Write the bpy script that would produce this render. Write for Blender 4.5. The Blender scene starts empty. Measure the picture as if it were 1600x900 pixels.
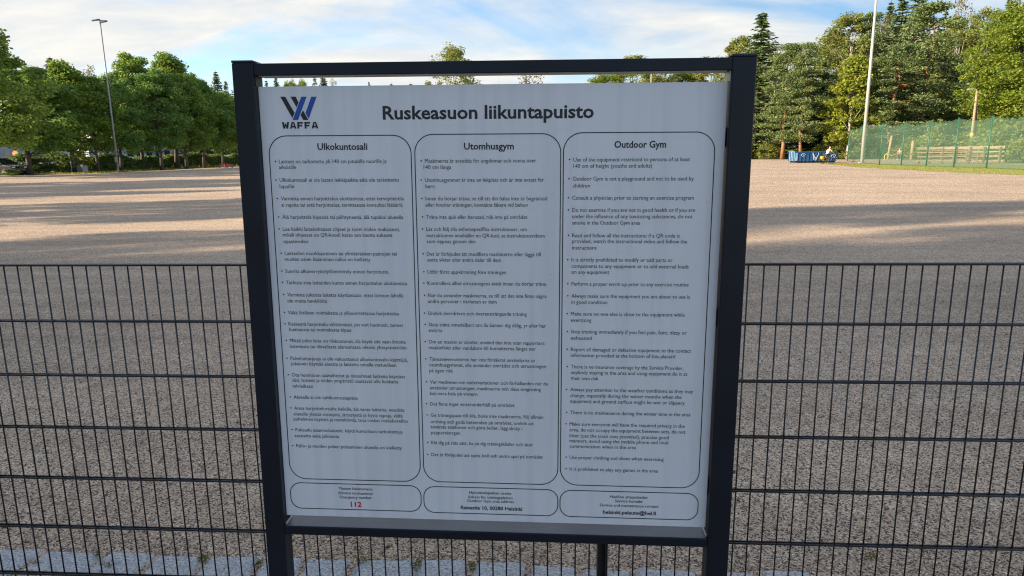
import bpy, bmesh, math, random
import numpy as np
from mathutils import Vector, Matrix

S = bpy.context.scene
COL = S.collection
R = math.radians

# ------------------------------------------------------------------ camera
CAM_Z = 1.6213
FOC = 1070.0                       # focal length in pixels of a 1600 px wide picture
YAW, PITCH, ROLL = -0.0633727, 0.1973634, -0.0115617
fw = Vector((math.sin(YAW)*math.cos(PITCH), math.cos(YAW)*math.cos(PITCH), -math.sin(PITCH)))
_r = Vector((math.cos(YAW), -math.sin(YAW), 0.0))
_u = _r.cross(fw)
rt = math.cos(ROLL)*_r + math.sin(ROLL)*_u
up = -math.sin(ROLL)*_r + math.cos(ROLL)*_u
cd = bpy.data.cameras.new('camera')
cam = bpy.data.objects.new('camera', cd)
COL.objects.link(cam)
cam.matrix_world = Matrix(((rt.x, up.x, -fw.x, 0), (rt.y, up.y, -fw.y, 0), (rt.z, up.z, -fw.z, CAM_Z), (0, 0, 0, 1)))
cd.sensor_width = 36.0
cd.lens = FOC/1600*36
cd.clip_start = 0.05
cd.clip_end = 3000
S.camera = cam
S.cycles.filter_width = 1.15
S.cycles.denoising_prefilter = 'NONE'
S.render.resolution_x, S.render.resolution_y = 1024, 576

# ------------------------------------------------------------------ light
SUN_EL, SUN_DIR = R(18.0), Vector((-0.93, -0.37)).normalized()      # low evening sun from the left
S.view_settings.view_transform = 'Standard'
S.view_settings.look = 'None'
S.view_settings.exposure = 1.8
S.view_settings.gamma = 1.0
S.view_settings.use_curve_mapping = False

w = bpy.data.worlds.new('World')
S.world = w
w.use_nodes = True
nt = w.node_tree
nt.nodes.clear()
N = nt.nodes.new
def link(a, b): nt.links.new(a, b)
out = N('ShaderNodeOutputWorld')
sky = N('ShaderNodeTexSky')
sky.sky_type = 'NISHITA'
sky.sun_disc = False
sky.sun_elevation = SUN_EL
sky.sun_rotation = math.atan2(-SUN_DIR.x, SUN_DIR.y)
sky.air_density = 1.0
sky.dust_density = 0.15
sky.ozone_density = 4.0
bg_sky = N('ShaderNodeBackground')
bg_sky.inputs[1].default_value = 0.060
link(sky.outputs[0], bg_sky.inputs[0])
# thin streaky clouds on a flat layer high overhead
tc = N('ShaderNodeTexCoord')
sep = N('ShaderNodeSeparateXYZ')
link(tc.outputs['Generated'], sep.inputs[0])
zz = N('ShaderNodeMath'); zz.operation = 'MAXIMUM'; zz.inputs[1].default_value = 0.0
link(sep.outputs[2], zz.inputs[0])
za = N('ShaderNodeMath'); za.operation = 'ADD'; za.inputs[1].default_value = 0.22
link(zz.outputs[0], za.inputs[0])
dx = N('ShaderNodeMath'); dx.operation = 'DIVIDE'
dy = N('ShaderNodeMath'); dy.operation = 'DIVIDE'
link(sep.outputs[0], dx.inputs[0]); link(za.outputs[0], dx.inputs[1])
link(sep.outputs[1], dy.inputs[0]); link(za.outputs[0], dy.inputs[1])
cb = N('ShaderNodeCombineXYZ')
link(dx.outputs[0], cb.inputs[0]); link(dy.outputs[0], cb.inputs[1])
mp = N('ShaderNodeMapping')
mp.inputs['Location'].default_value = (3.4, 9.2, 0)
mp.inputs['Rotation'].default_value = (0, 0, R(40))
mp.inputs['Scale'].default_value = (0.9, 1.6, 1)
link(cb.outputs[0], mp.inputs[0])
n1 = N('ShaderNodeTexNoise')
n1.inputs['Scale'].default_value = 0.85
n1.inputs['Detail'].default_value = 9
n1.inputs['Roughness'].default_value = 0.56
n1.inputs['Distortion'].default_value = 0.55
link(mp.outputs[0], n1.inputs['Vector'])
rp = N('ShaderNodeValToRGB')
rp.color_ramp.elements[0].position = 0.37
rp.color_ramp.elements[0].color = (0, 0, 0, 1)
rp.color_ramp.elements[1].position = 0.54
rp.color_ramp.elements[1].color = (1, 1, 1, 1)
link(n1.outputs[0], rp.inputs[0])
n2 = N('ShaderNodeTexNoise')
n2.inputs['Scale'].default_value = 2.6
n2.inputs['Detail'].default_value = 6
n2.inputs['Roughness'].default_value = 0.6
n2.inputs['Distortion'].default_value = 0.4
link(mp.outputs[0], n2.inputs['Vector'])
rc = N('ShaderNodeValToRGB')
rc.color_ramp.elements[0].position = 0.3
rc.color_ramp.elements[0].color = (0.66, 0.72, 0.78, 1)
rc.color_ramp.elements[1].position = 0.62
rc.color_ramp.elements[1].color = (0.90, 0.885, 0.84, 1)
link(n2.outputs[0], rc.inputs[0])
bg_cl = N('ShaderNodeBackground')
bg_cl.inputs[1].default_value = 0.315
link(rc.outputs[0], bg_cl.inputs[0])
mx = N('ShaderNodeMixShader')
# cloud sheet thinned behind the viewer, unseen, to darken and cool the shade
fr = N('ShaderNodeMapRange'); fr.interpolation_type = 'SMOOTHSTEP'
fr.inputs[1].default_value = -0.05; fr.inputs[2].default_value = 0.45
fr.inputs[3].default_value = 0.28; fr.inputs[4].default_value = 1.0
link(sep.outputs[1], fr.inputs[0])
cm = N('ShaderNodeMath'); cm.operation = 'MULTIPLY'
link(rp.outputs[0], cm.inputs[0]); link(fr.outputs[0], cm.inputs[1])
link(cm.outputs[0], mx.inputs[0]); link(bg_sky.outputs[0], mx.inputs[1]); link(bg_cl.outputs[0], mx.inputs[2])
link(mx.outputs[0], out.inputs[0])

sd = bpy.data.lights.new('sun', 'SUN')
sd.energy = 3.5
sd.angle = R(0.8)
sd.color = (1.0, 0.83, 0.62)
sun = bpy.data.objects.new('sun', sd)
COL.objects.link(sun)
sv = Vector((SUN_DIR.x*math.cos(SUN_EL), SUN_DIR.y*math.cos(SUN_EL), math.sin(SUN_EL)))
sun.rotation_euler = sv.to_track_quat('Z', 'Y').to_euler()
sun.location = sv*100

# ------------------------------------------------------------------ placing helpers
fh = Vector((math.sin(YAW), math.cos(YAW), 0))
def ray(px, py):
    return fw + rt*((px-800)/FOC) - up*((py-450)/FOC)
def at(px, py, d):
    """point d metres ahead of the camera (measured along the ground) in the given direction"""
    v = ray(px, py); t = d/v.dot(fh)
    return Vector((0, 0, CAM_Z)) + v*t
def ground(px, py):
    v = ray(px, py); t = -CAM_Z/v.z
    return Vector((0, 0, CAM_Z)) + v*t
def hor(px): return 236 - 0.01156*(px-800)
def base(px, d):
    p = at(px, hor(px), d); p.z = 0
    return p

# ------------------------------------------------------------------ materials
def mat(name, col, rough=0.6, var=0.0, scale=8.0, col2=None, bump=0.0, bscale=60.0, metal=0.0, island=0.0, trans=0.0, spec=0.5, coat=0.0):
    m = bpy.data.materials.new(name); m.use_nodes = True
    t = m.node_tree; b = t.nodes['Principled BSDF']
    b.inputs['Roughness'].default_value = rough
    b.inputs['Metallic'].default_value = metal
    b.inputs['Specular IOR Level'].default_value = spec
    b.inputs['Coat Weight'].default_value = coat
    c2 = col2 or tuple(c*(1-var) for c in col)
    tcn = t.nodes.new('ShaderNodeTexCoord')
    nz = t.nodes.new('ShaderNodeTexNoise'); nz.inputs['Scale'].default_value = scale; nz.inputs['Detail'].default_value = 5
    t.links.new(tcn.outputs['Object'], nz.inputs['Vector'])
    mr = t.nodes.new('ShaderNodeMapRange'); mr.inputs[1].default_value = 0.35; mr.inputs[2].default_value = 0.65
    t.links.new(nz.outputs[0], mr.inputs[0])
    mxn = t.nodes.new('ShaderNodeMix'); mxn.data_type = 'RGBA'
    mxn.inputs[6].default_value = (*col, 1); mxn.inputs[7].default_value = (*c2, 1)
    t.links.new(mr.outputs[0], mxn.inputs[0])
    colout = mxn.outputs[2]
    if island:
        ge = t.nodes.new('ShaderNodeNewGeometry')
        hs = t.nodes.new('ShaderNodeHueSaturation')
        a = t.nodes.new('ShaderNodeMapRange'); a.inputs[3].default_value = 1-island; a.inputs[4].default_value = 1+island
        t.links.new(ge.outputs['Random Per Island'], a.inputs[0])
        t.links.new(a.outputs[0], hs.inputs['Value'])
        wn = t.nodes.new('ShaderNodeTexWhiteNoise'); wn.noise_dimensions = '1D'
        t.links.new(ge.outputs['Random Per Island'], wn.inputs['W'])
        h = t.nodes.new('ShaderNodeMapRange'); h.inputs[3].default_value = 0.5-0.03*min(island*2, 1); h.inputs[4].default_value = 0.5+0.02*min(island*2, 1)
        t.links.new(wn.outputs['Value'], h.inputs[0]); t.links.new(h.outputs[0], hs.inputs['Hue'])
        t.links.new(colout, hs.inputs['Color']); colout = hs.outputs[0]
    t.links.new(colout, b.inputs['Base Color'])
    if bump:
        bz = t.nodes.new('ShaderNodeTexNoise'); bz.inputs['Scale'].default_value = bscale; bz.inputs['Detail'].default_value = 6
        t.links.new(tcn.outputs['Object'], bz.inputs['Vector'])
        bp = t.nodes.new('ShaderNodeBump'); bp.inputs['Strength'].default_value = 0.8; bp.inputs['Distance'].default_value = bump
        t.links.new(bz.outputs[0], bp.inputs['Height']); t.links.new(bp.outputs[0], b.inputs['Normal'])
    if trans:
        tr = t.nodes.new('ShaderNodeBsdfTranslucent'); t.links.new(colout, tr.inputs[0])
        ms = t.nodes.new('ShaderNodeMixShader'); ms.inputs[0].default_value = trans
        o = t.nodes['Material Output']
        t.links.new(b.outputs[0], ms.inputs[1]); t.links.new(tr.outputs[0], ms.inputs[2]); t.links.new(ms.outputs[0], o.inputs[0])
    return m

def leafmat(name, col, col2, isl=0.35, trans=0.5):
    return mat(name, col, 0.55, col2=col2, scale=0.35, island=isl, trans=trans, spec=0.35)

def gravelmat():
    m = bpy.data.materials.new('gravel_field'); m.use_nodes = True
    t = m.node_tree; b = t.nodes['Principled BSDF']; b.inputs['Roughness'].default_value = 0.95
    b.inputs['Specular IOR Level'].default_value = 0.15
    n = t.nodes.new; L = t.links.new
    tcn = n('ShaderNodeTexCoord')
    v = n('ShaderNodeTexVoronoi'); v.inputs['Scale'].default_value = 130; v.inputs['Randomness'].default_value = 1
    L(tcn.outputs['Object'], v.inputs['Vector'])
    sp = n('ShaderNodeSeparateColor'); L(v.outputs['Color'], sp.inputs[0])
    r = n('ShaderNodeValToRGB'); r.color_ramp.interpolation = 'CONSTANT'
    e = r.color_ramp.elements
    pal = [(0.0, (0.12, 0.095, 0.078)), (0.16, (0.50, 0.38, 0.27)), (0.34, (0.60, 0.455, 0.325)), (0.52, (0.36, 0.275, 0.205)),
           (0.64, (0.70, 0.55, 0.405)), (0.78, (0.62, 0.42, 0.305)), (0.89, (0.82, 0.71, 0.56)), (0.95, (0.16, 0.135, 0.115))]
    e[0].position = 0; e[0].color = (*pal[0][1], 1); e[1].position = pal[1][0]; e[1].color = (*pal[1][1], 1)
    for p, c in pal[2:]:
        x = e.new(p); x.color = (*c, 1)
    L(sp.outputs[0], r.inputs[0])
    big = n('ShaderNodeTexNoise'); big.inputs['Scale'].default_value = 0.22; big.inputs['Detail'].default_value = 6; big.inputs['Roughness'].default_value = 0.6
    L(tcn.outputs['Object'], big.inputs['Vector'])
    bm_ = n('ShaderNodeMapRange'); bm_.inputs[1].default_value = 0.3; bm_.inputs[2].default_value = 0.7; bm_.inputs[3].default_value = 0.80; bm_.inputs[4].default_value = 1.12
    L(big.outputs[0], bm_.inputs[0])
    mid = n('ShaderNodeTexNoise'); mid.inputs['Scale'].default_value = 7; mid.inputs['Detail'].default_value = 8; mid.inputs['Roughness'].default_value = 0.7
    L(tcn.outputs['Object'], mid.inputs['Vector'])
    mm = n('ShaderNodeMapRange'); mm.inputs[1].default_value = 0.3; mm.inputs[2].default_value = 0.7; mm.inputs[3].default_value = 0.80; mm.inputs[4].default_value = 1.2
    L(mid.outputs[0], mm.inputs[0])
    mu0 = n('ShaderNodeMath'); mu0.operation = 'MULTIPLY'; L(bm_.outputs[0], mu0.inputs[0]); L(mm.outputs[0], mu0.inputs[1])
    sm = n('ShaderNodeMapping'); sm.inputs['Rotation'].default_value = (0, 0, 0.35); sm.inputs['Scale'].default_value = (0.08, 1.6, 1)
    L(tcn.outputs['Object'], sm.inputs[0])
    sn = n('ShaderNodeTexNoise'); sn.inputs['Scale'].default_value = 1.3; sn.inputs['Detail'].default_value = 5; sn.inputs['Distortion'].default_value = 0.5
    L(sm.outputs[0], sn.inputs['Vector'])
    sr = n('ShaderNodeMapRange'); sr.inputs[1].default_value = 0.35; sr.inputs[2].default_value = 0.65; sr.inputs[3].default_value = 0.90; sr.inputs[4].default_value = 1.08
    L(sn.outputs[0], sr.inputs[0])
    mu = n('ShaderNodeMath'); mu.operation = 'MULTIPLY'; L(mu0.outputs[0], mu.inputs[0]); L(sr.outputs[0], mu.inputs[1])
    hs = n('ShaderNodeHueSaturation'); L(mu.outputs[0], hs.inputs['Value']); L(r.outputs[0], hs.inputs['Color'])
    L(hs.outputs[0], b.inputs['Base Color'])
    bp = n('ShaderNodeBump'); bp.inputs['Strength'].default_value = 1.0; bp.inputs['Distance'].default_value = 0.005; bp.invert = True
    L(v.outputs['Distance'], bp.inputs['Height'])
    bp2 = n('ShaderNodeBump'); bp2.inputs['Strength'].default_value = 0.5; bp2.inputs['Distance'].default_value = 0.012
    L(mid.outputs[0], bp2.inputs['Height']); L(bp.outputs[0], bp2.inputs['Normal'])
    L(bp2.outputs[0], b.inputs['Normal'])
    return m

M = dict(
    gravel=gravelmat(),
    grass=mat('grass', (0.23, 0.25, 0.035), 0.8, scale=1.2, col2=(0.34, 0.31, 0.05), bump=0.01, bscale=25),
    forestfloor=mat('forest_floor', (0.19, 0.20, 0.045), 0.9, scale=0.5, col2=(0.26, 0.21, 0.07), bump=0.02, bscale=9),
    asphalt=mat('asphalt', (0.055, 0.055, 0.058), 0.85, var=0.3, scale=2, bump=0.004, bscale=150),
    paint=mat('dark_blue_paint', (0.005, 0.009, 0.019), 0.40, var=0.35, scale=5, bump=0.0004, bscale=220, spec=0.28),
    paint_edge=mat('plastic_cap', (0.012, 0.014, 0.022), 0.5, var=0.2),
    ledge_sheen=mat('sky_sheen_on_ledge', (0.075, 0.092, 0.125), 0.35, var=0.2, scale=12),  # reflected sky on the rail top, put into a lighter grey blue
    pale_grey=mat('pale_grey_metal', (0.45, 0.44, 0.43), 0.45, var=0.25, scale=30, metal=0.3),  # pale grey for the brighter looking faces of the frame
    wire=mat('black_wire_paint', (0.010, 0.012, 0.016), 0.28, var=0.4, scale=30, spec=0.5),
    panel=mat('white_panel', (0.70, 0.71, 0.74), 0.42, var=0.035, scale=3.0, spec=0.4, bump=0.0002, bscale=25),
    ink=mat('black_ink', (0.012, 0.012, 0.018), 0.5, var=0.2),
    ink_text=mat('grey_ink', (0.008, 0.008, 0.014), 0.5, var=0.2),
    blue_ink=mat('blue_ink', (0.008, 0.075, 0.36), 0.5, var=0.1),
    red_ink=mat('red_ink', (0.55, 0.02, 0.025), 0.5, var=0.1),
    granite=mat('granite', (0.58, 0.59, 0.60), 0.85, scale=110, col2=(0.25, 0.27, 0.30), bump=0.010, bscale=45, island=0.1),
    moss=leafmat('moss', (0.16, 0.19, 0.03), (0.24, 0.20, 0.06)),
    pebble=mat('pebbles', (0.66, 0.52, 0.40), 0.9, scale=40, col2=(0.46, 0.36, 0.275), island=0.7, spec=0.2),
    lime=leafmat('lime_leaves', (0.158, 0.265, 0.045), (0.231, 0.325, 0.057)),
    limeY=leafmat('sun_tinted_lime_leaves', (0.162, 0.268, 0.040), (0.227, 0.314, 0.046)),  # golden sun on the crowns put into a yellower leaf colour
    lime2=leafmat('linden_leaves', (0.122, 0.243, 0.055), (0.185, 0.295, 0.055)),
    maple=leafmat('maple_leaves', (0.165, 0.25, 0.03), (0.23, 0.29, 0.035)),
    young=leafmat('young_maple_leaves', (0.24, 0.31, 0.035), (0.31, 0.34, 0.045)),
    birch=leafmat('birch_leaves', (0.202, 0.263, 0.062), (0.298, 0.307, 0.079)),
    brown=leafmat('dry_leaves', (0.240, 0.192, 0.072), (0.192, 0.180, 0.072)),
    spruce=leafmat('spruce_needles', (0.085, 0.144, 0.049), (0.123, 0.172, 0.056), trans=0.15),
    pine=leafmat('pine_needles', (0.121, 0.178, 0.064), (0.168, 0.219, 0.068), trans=0.15),
    hedge=leafmat('hedge_leaves', (0.114, 0.186, 0.052), (0.166, 0.228, 0.062)),
    shrub=leafmat('shrub_leaves', (0.176, 0.239, 0.047), (0.287, 0.287, 0.064)),
    bark=mat('grey_bark', (0.10, 0.085, 0.07), 0.9, var=0.5, scale=6, bump=0.03, bscale=12),
    pinebark=mat('orange_pine_bark', (0.36, 0.17, 0.075), 0.9, scale=3, col2=(0.22, 0.12, 0.07), bump=0.02, bscale=14),
    birchbark=mat('birch_bark', (0.52, 0.49, 0.43), 0.8, scale=4, col2=(0.22, 0.20, 0.18), bump=0.01),
    pole=mat('galvanised_pole', (0.46, 0.46, 0.43), 0.5, var=0.12, scale=3, metal=0.2),
    polegrey=mat('grey_pole', (0.30, 0.31, 0.32), 0.5, var=0.15, scale=3, metal=0.3),
    lampgrey=mat('lamp_housing', (0.09, 0.10, 0.12), 0.5, var=0.2),
    lens=mat('lamp_glass', (0.35, 0.38, 0.42), 0.15, var=0.1),
    greenpost=mat('green_post', (0.02, 0.11, 0.065), 0.5, var=0.2),
    wood=mat('weathered_wood', (0.36, 0.28, 0.19), 0.85, scale=5, col2=(0.24, 0.18, 0.12), bump=0.005),
    wood_dark=mat('dark_wood', (0.19, 0.13, 0.08), 0.85, var=0.3, scale=5, bump=0.005),
    blue=mat('blue_container_paint', (0.005, 0.045, 0.135), 0.55, scale=1.6, col2=(0.010, 0.065, 0.18), bump=0.004, bscale=6),
    blue_pale=mat('sunlit_pale_blue_paint', (0.24, 0.40, 0.52), 0.55, scale=3, col2=(0.10, 0.24, 0.42)),  # brightness of the sunlit container end put into a paler blue
    rust=mat('rust', (0.10, 0.05, 0.03), 0.9, var=0.4),
    graff=mat('white_spray', (0.40, 0.46, 0.52), 0.6, var=0.2),
    white=mat('white_render', (0.60, 0.62, 0.65), 0.8, var=0.08, scale=1),
    greyw=mat('grey_wall', (0.36, 0.38, 0.40), 0.8, var=0.1, scale=1),
    roof=mat('dark_roof', (0.06, 0.06, 0.065), 0.8, var=0.2),
    glass=mat('window_glass', (0.04, 0.055, 0.06), 0.08, var=0.2, spec=0.8),
    frame=mat('window_frame', (0.40, 0.41, 0.40), 0.6, var=0.1),
    carwhite=mat('white_car_paint', (0.66, 0.68, 0.70), 0.25, var=0.04, coat=0.6),
    carsilver=mat('silver_car_paint', (0.40, 0.42, 0.45), 0.28, var=0.05, metal=0.4, coat=0.6),
    carblack=mat('black_car_paint', (0.014, 0.016, 0.02), 0.22, var=0.1, coat=0.8),
    carblue=mat('dark_blue_car_paint', (0.02, 0.035, 0.07), 0.25, var=0.1, coat=0.8),
    carglass=mat('car_glass', (0.03, 0.04, 0.05), 0.06, var=0.1, spec=0.8),
    tyre=mat('tyre', (0.02, 0.02, 0.02), 0.85, var=0.2),
    rim=mat('wheel_rim', (0.4, 0.4, 0.42), 0.35, metal=0.7),
    headlight=mat('headlight_glass', (0.7, 0.72, 0.75), 0.15),
    taillight=mat('red_light_glass', (0.4, 0.02, 0.02), 0.2),
    orange=mat('orange_sign', (0.75, 0.24, 0.03), 0.5, var=0.05),
    concrete=mat('concrete', (0.27, 0.28, 0.28), 0.9, var=0.2, scale=4, bump=0.01),
    redpaint=mat('faded_red_paint', (0.40, 0.09, 0.06), 0.7, var=0.2),
    skin=mat('skin', (0.50, 0.31, 0.23), 0.55, var=0.08),
    hair=mat('pale_hair', (0.45, 0.38, 0.28), 0.7, var=0.2),
    top_pale=mat('pale_top', (0.62, 0.50, 0.42), 0.85, var=0.1),
    top_red=mat('red_top', (0.50, 0.12, 0.08), 0.85, var=0.1),
    trousers=mat('dark_trousers', (0.035, 0.04, 0.05), 0.85, var=0.2),
    yellow=mat('yellow_paint', (0.70, 0.45, 0.03), 0.5, var=0.1),
)
def panelmat():
    m = mat('white_panel', (0.70, 0.71, 0.735), 0.38, var=0.04, scale=2.5, spec=0.45)
    t = m.node_tree; b = t.nodes['Principled BSDF']; n = t.nodes.new; L = t.links.new
    tcn = n('ShaderNodeTexCoord'); mp_ = n('ShaderNodeMapping'); mp_.inputs['Scale'].default_value = (38, 38, 1.1)
    L(tcn.outputs['Object'], mp_.inputs[0])
    a = n('ShaderNodeTexNoise'); a.inputs['Scale'].default_value = 1.0; a.inputs['Detail'].default_value = 4; L(mp_.outputs[0], a.inputs['Vector'])
    d = n('ShaderNodeTexNoise'); d.inputs['Scale'].default_value = 160; d.inputs['Detail'].default_value = 2; L(tcn.outputs['Object'], d.inputs['Vector'])
    r1 = n('ShaderNodeMapRange'); r1.inputs[1].default_value = 0.45; r1.inputs[2].default_value = 0.75; r1.inputs[3].default_value = 1.0; r1.inputs[4].default_value = 0.90; L(a.outputs[0], r1.inputs[0])
    r2 = n('ShaderNodeMapRange'); r2.inputs[1].default_value = 0.70; r2.inputs[2].default_value = 0.78; r2.inputs[3].default_value = 1.0; r2.inputs[4].default_value = 0.72; L(d.outputs[0], r2.inputs[0])
    mu = n('ShaderNodeMath'); mu.operation = 'MULTIPLY'; L(r1.outputs[0], mu.inputs[0]); L(r2.outputs[0], mu.inputs[1])
    hs = n('ShaderNodeHueSaturation'); L(mu.outputs[0], hs.inputs['Value'])
    src = b.inputs['Base Color'].links[0].from_socket; L(src, hs.inputs['Color']); L(hs.outputs[0], b.inputs['Base Color'])
    rr = n('ShaderNodeMapRange'); rr.inputs[3].default_value = 0.28; rr.inputs[4].default_value = 0.5; L(a.outputs[0], rr.inputs[0]); L(rr.outputs[0], b.inputs['Roughness'])
    return m
M['panel'] = panelmat()
def netmat():
    m = bpy.data.materials.new('green_netting'); m.use_nodes = True
    t = m.node_tree; b = t.nodes['Principled BSDF']; o = t.nodes['Material Output']
    b.inputs['Base Color'].default_value = (0.15, 0.27, 0.19, 1); b.inputs['Roughness'].default_value = 0.7
    tr = t.nodes.new('ShaderNodeBsdfTransparent')
    tl = t.nodes.new('ShaderNodeBsdfTranslucent'); tl.inputs[0].default_value = (0.15, 0.27, 0.19, 1)
    a = t.nodes.new('ShaderNodeMixShader'); a.inputs[0].default_value = 0.4
    t.links.new(b.outputs[0], a.inputs[1]); t.links.new(tl.outputs[0], a.inputs[2])
    tcn = t.nodes.new('ShaderNodeTexCoord')
    nz = t.nodes.new('ShaderNodeTexNoise'); nz.inputs['Scale'].default_value = 0.7; nz.inputs['Detail'].default_value = 4
    t.links.new(tcn.outputs['Object'], nz.inputs['Vector'])
    mr = t.nodes.new('ShaderNodeMapRange'); mr.inputs[1].default_value = 0.3; mr.inputs[2].default_value = 0.7; mr.inputs[3].default_value = 0.70; mr.inputs[4].default_value = 0.58
    t.links.new(nz.outputs[0], mr.inputs[0])
    ms = t.nodes.new('ShaderNodeMixShader'); t.links.new(mr.outputs[0], ms.inputs[0])
    t.links.new(a.outputs[0], ms.inputs[1]); t.links.new(tr.outputs[0], ms.inputs[2]); t.links.new(ms.outputs[0], o.inputs[0])
    return m
M['net'] = netmat()

# ------------------------------------------------------------------ mesh helpers
class MB:
    """collects boxes, tubes and faces and links them as one mesh object"""
    def __init__(s): s.v = []; s.f = []
    def add(s, vs, fs):
        n = len(s.v); s.v += [tuple(p) for p in vs]; s.f += [tuple(i+n for i in f) for f in fs]; return s
    def box(s, x0, x1, y0, y1, z0, z1, mtx=None):
        vs = [Vector(p) for p in ((x0,y0,z0),(x1,y0,z0),(x1,y1,z0),(x0,y1,z0),(x0,y0,z1),(x1,y0,z1),(x1,y1,z1),(x0,y1,z1))]
        if mtx is not None: vs = [mtx @ p for p in vs]
        return s.add(vs, [(0,3,2,1),(4,5,6,7),(0,1,5,4),(1,2,6,5),(2,3,7,6),(3,0,4,7)])
    def tube(s, pts, rad, n=8):
        pts = [Vector(p) for p in pts]
        rad = [rad]*len(pts) if not hasattr(rad, '__len__') else rad
        vs = []; fs = []
        for i, p in enumerate(pts):
            a = pts[max(i-1, 0)]; b = pts[min(i+1, len(pts)-1)]
            t = (b-a).normalized()
            x = t.orthogonal().normalized() if i == 0 else (x - t*x.dot(t)).normalized()
            y = t.cross(x)
            for k in range(n):
                an = 2*math.pi*k/n
                vs.append(p + (x*math.cos(an)+y*math.sin(an))*rad[i])
        for i in range(len(pts)-1):
            for k in range(n):
                fs.append((i*n+k, i*n+(k+1)%n, (i+1)*n+(k+1)%n, (i+1)*n+k))
        fs.append(tuple(range(n-1, -1, -1))); fs.append(tuple(range((len(pts)-1)*n, len(pts)*n)))
        return s.add(vs, fs)
    def beam(s, a, b, wx, wz):
        a = Vector(a); b = Vector(b); t = (b-a).normalized()
        x = t.cross(Vector((0,0,1)))
        x = Vector((1,0,0)) if x.length < 1e-4 else x.normalized()
        z = x.cross(t)
        vs = [p + x*i*wx/2 + z*j*wz/2 for p in (a, b) for i, j in ((-1,-1),(1,-1),(1,1),(-1,1))]
        return s.add(vs, [(0,1,2,3),(7,6,5,4),(0,4,5,1),(1,5,6,2),(2,6,7,3),(3,7,4,0)])
    def prism(s, poly, z0, z1, mtx=None):
        n = len(poly)
        vs = [Vector((x, y, z0)) for x, y in poly]+[Vector((x, y, z1)) for x, y in poly]
        if mtx is not None: vs = [mtx @ p for p in vs]
        return s.add(vs, [tuple(range(n-1, -1, -1)), tuple(range(n, 2*n))]+[(i, (i+1)%n, n+(i+1)%n, n+i) for i in range(n)])
    def build(s, name, m, parent=None, smooth=False, bevel=0.0, segs=2):
        me = bpy.data.meshes.new(name); me.from_pydata([tuple(p) for p in s.v], [], s.f); me.update()
        o = bpy.data.objects.new(name, me); COL.objects.link(o)
        if m: me.materials.append(m)
        b = bmesh.new(); b.from_mesh(me)
        bmesh.ops.recalc_face_normals(b, faces=b.faces)
        if bevel: bmesh.ops.bevel(b, geom=b.edges[:], offset=bevel, segments=segs, affect='EDGES', profile=0.5)
        b.to_mesh(me); b.free()
        if smooth:
            me.polygons.foreach_set('use_smooth', [True]*len(me.polygons))
        if parent: o.parent = parent
        return o
def np_mesh(name, V, F, m):
    me = bpy.data.meshes.new(name)
    V = np.asarray(V, dtype=np.float32); F = np.asarray(F, dtype=np.int32)
    k = F.shape[1]
    me.vertices.add(len(V)); me.vertices.foreach_set('co', V.ravel())
    me.loops.add(F.size); me.loops.foreach_set('vertex_index', F.ravel())
    me.polygons.add(len(F)); me.polygons.foreach_set('loop_start', np.arange(0, F.size, k, dtype=np.int32))
    me.update(calc_edges=True); me.validate()
    if m: me.materials.append(m)
    return me
def link_mesh(name, me, parent=None):
    o = bpy.data.objects.new(name, me); COL.objects.link(o)
    if parent: o.parent = parent
    return o
def empty(name, loc=(0,0,0), rz=0.0):
    o = bpy.data.objects.new(name, None); COL.objects.link(o)
    o.empty_display_size = 0.3
    o.location = loc; o.rotation_euler = (0, 0, rz); return o
def tag(o, label=None, cat=None, group=None, kind=None):
    if label: o['label'] = label
    if cat: o['category'] = cat
    if group: o['group'] = group
    if kind: o['kind'] = kind
    return o
def copy_tree(o, parent=None):
    c = o.copy(); COL.objects.link(c)
    if parent: c.parent = parent
    for ch in list(o.children): copy_tree(ch, c)
    return c

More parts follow.
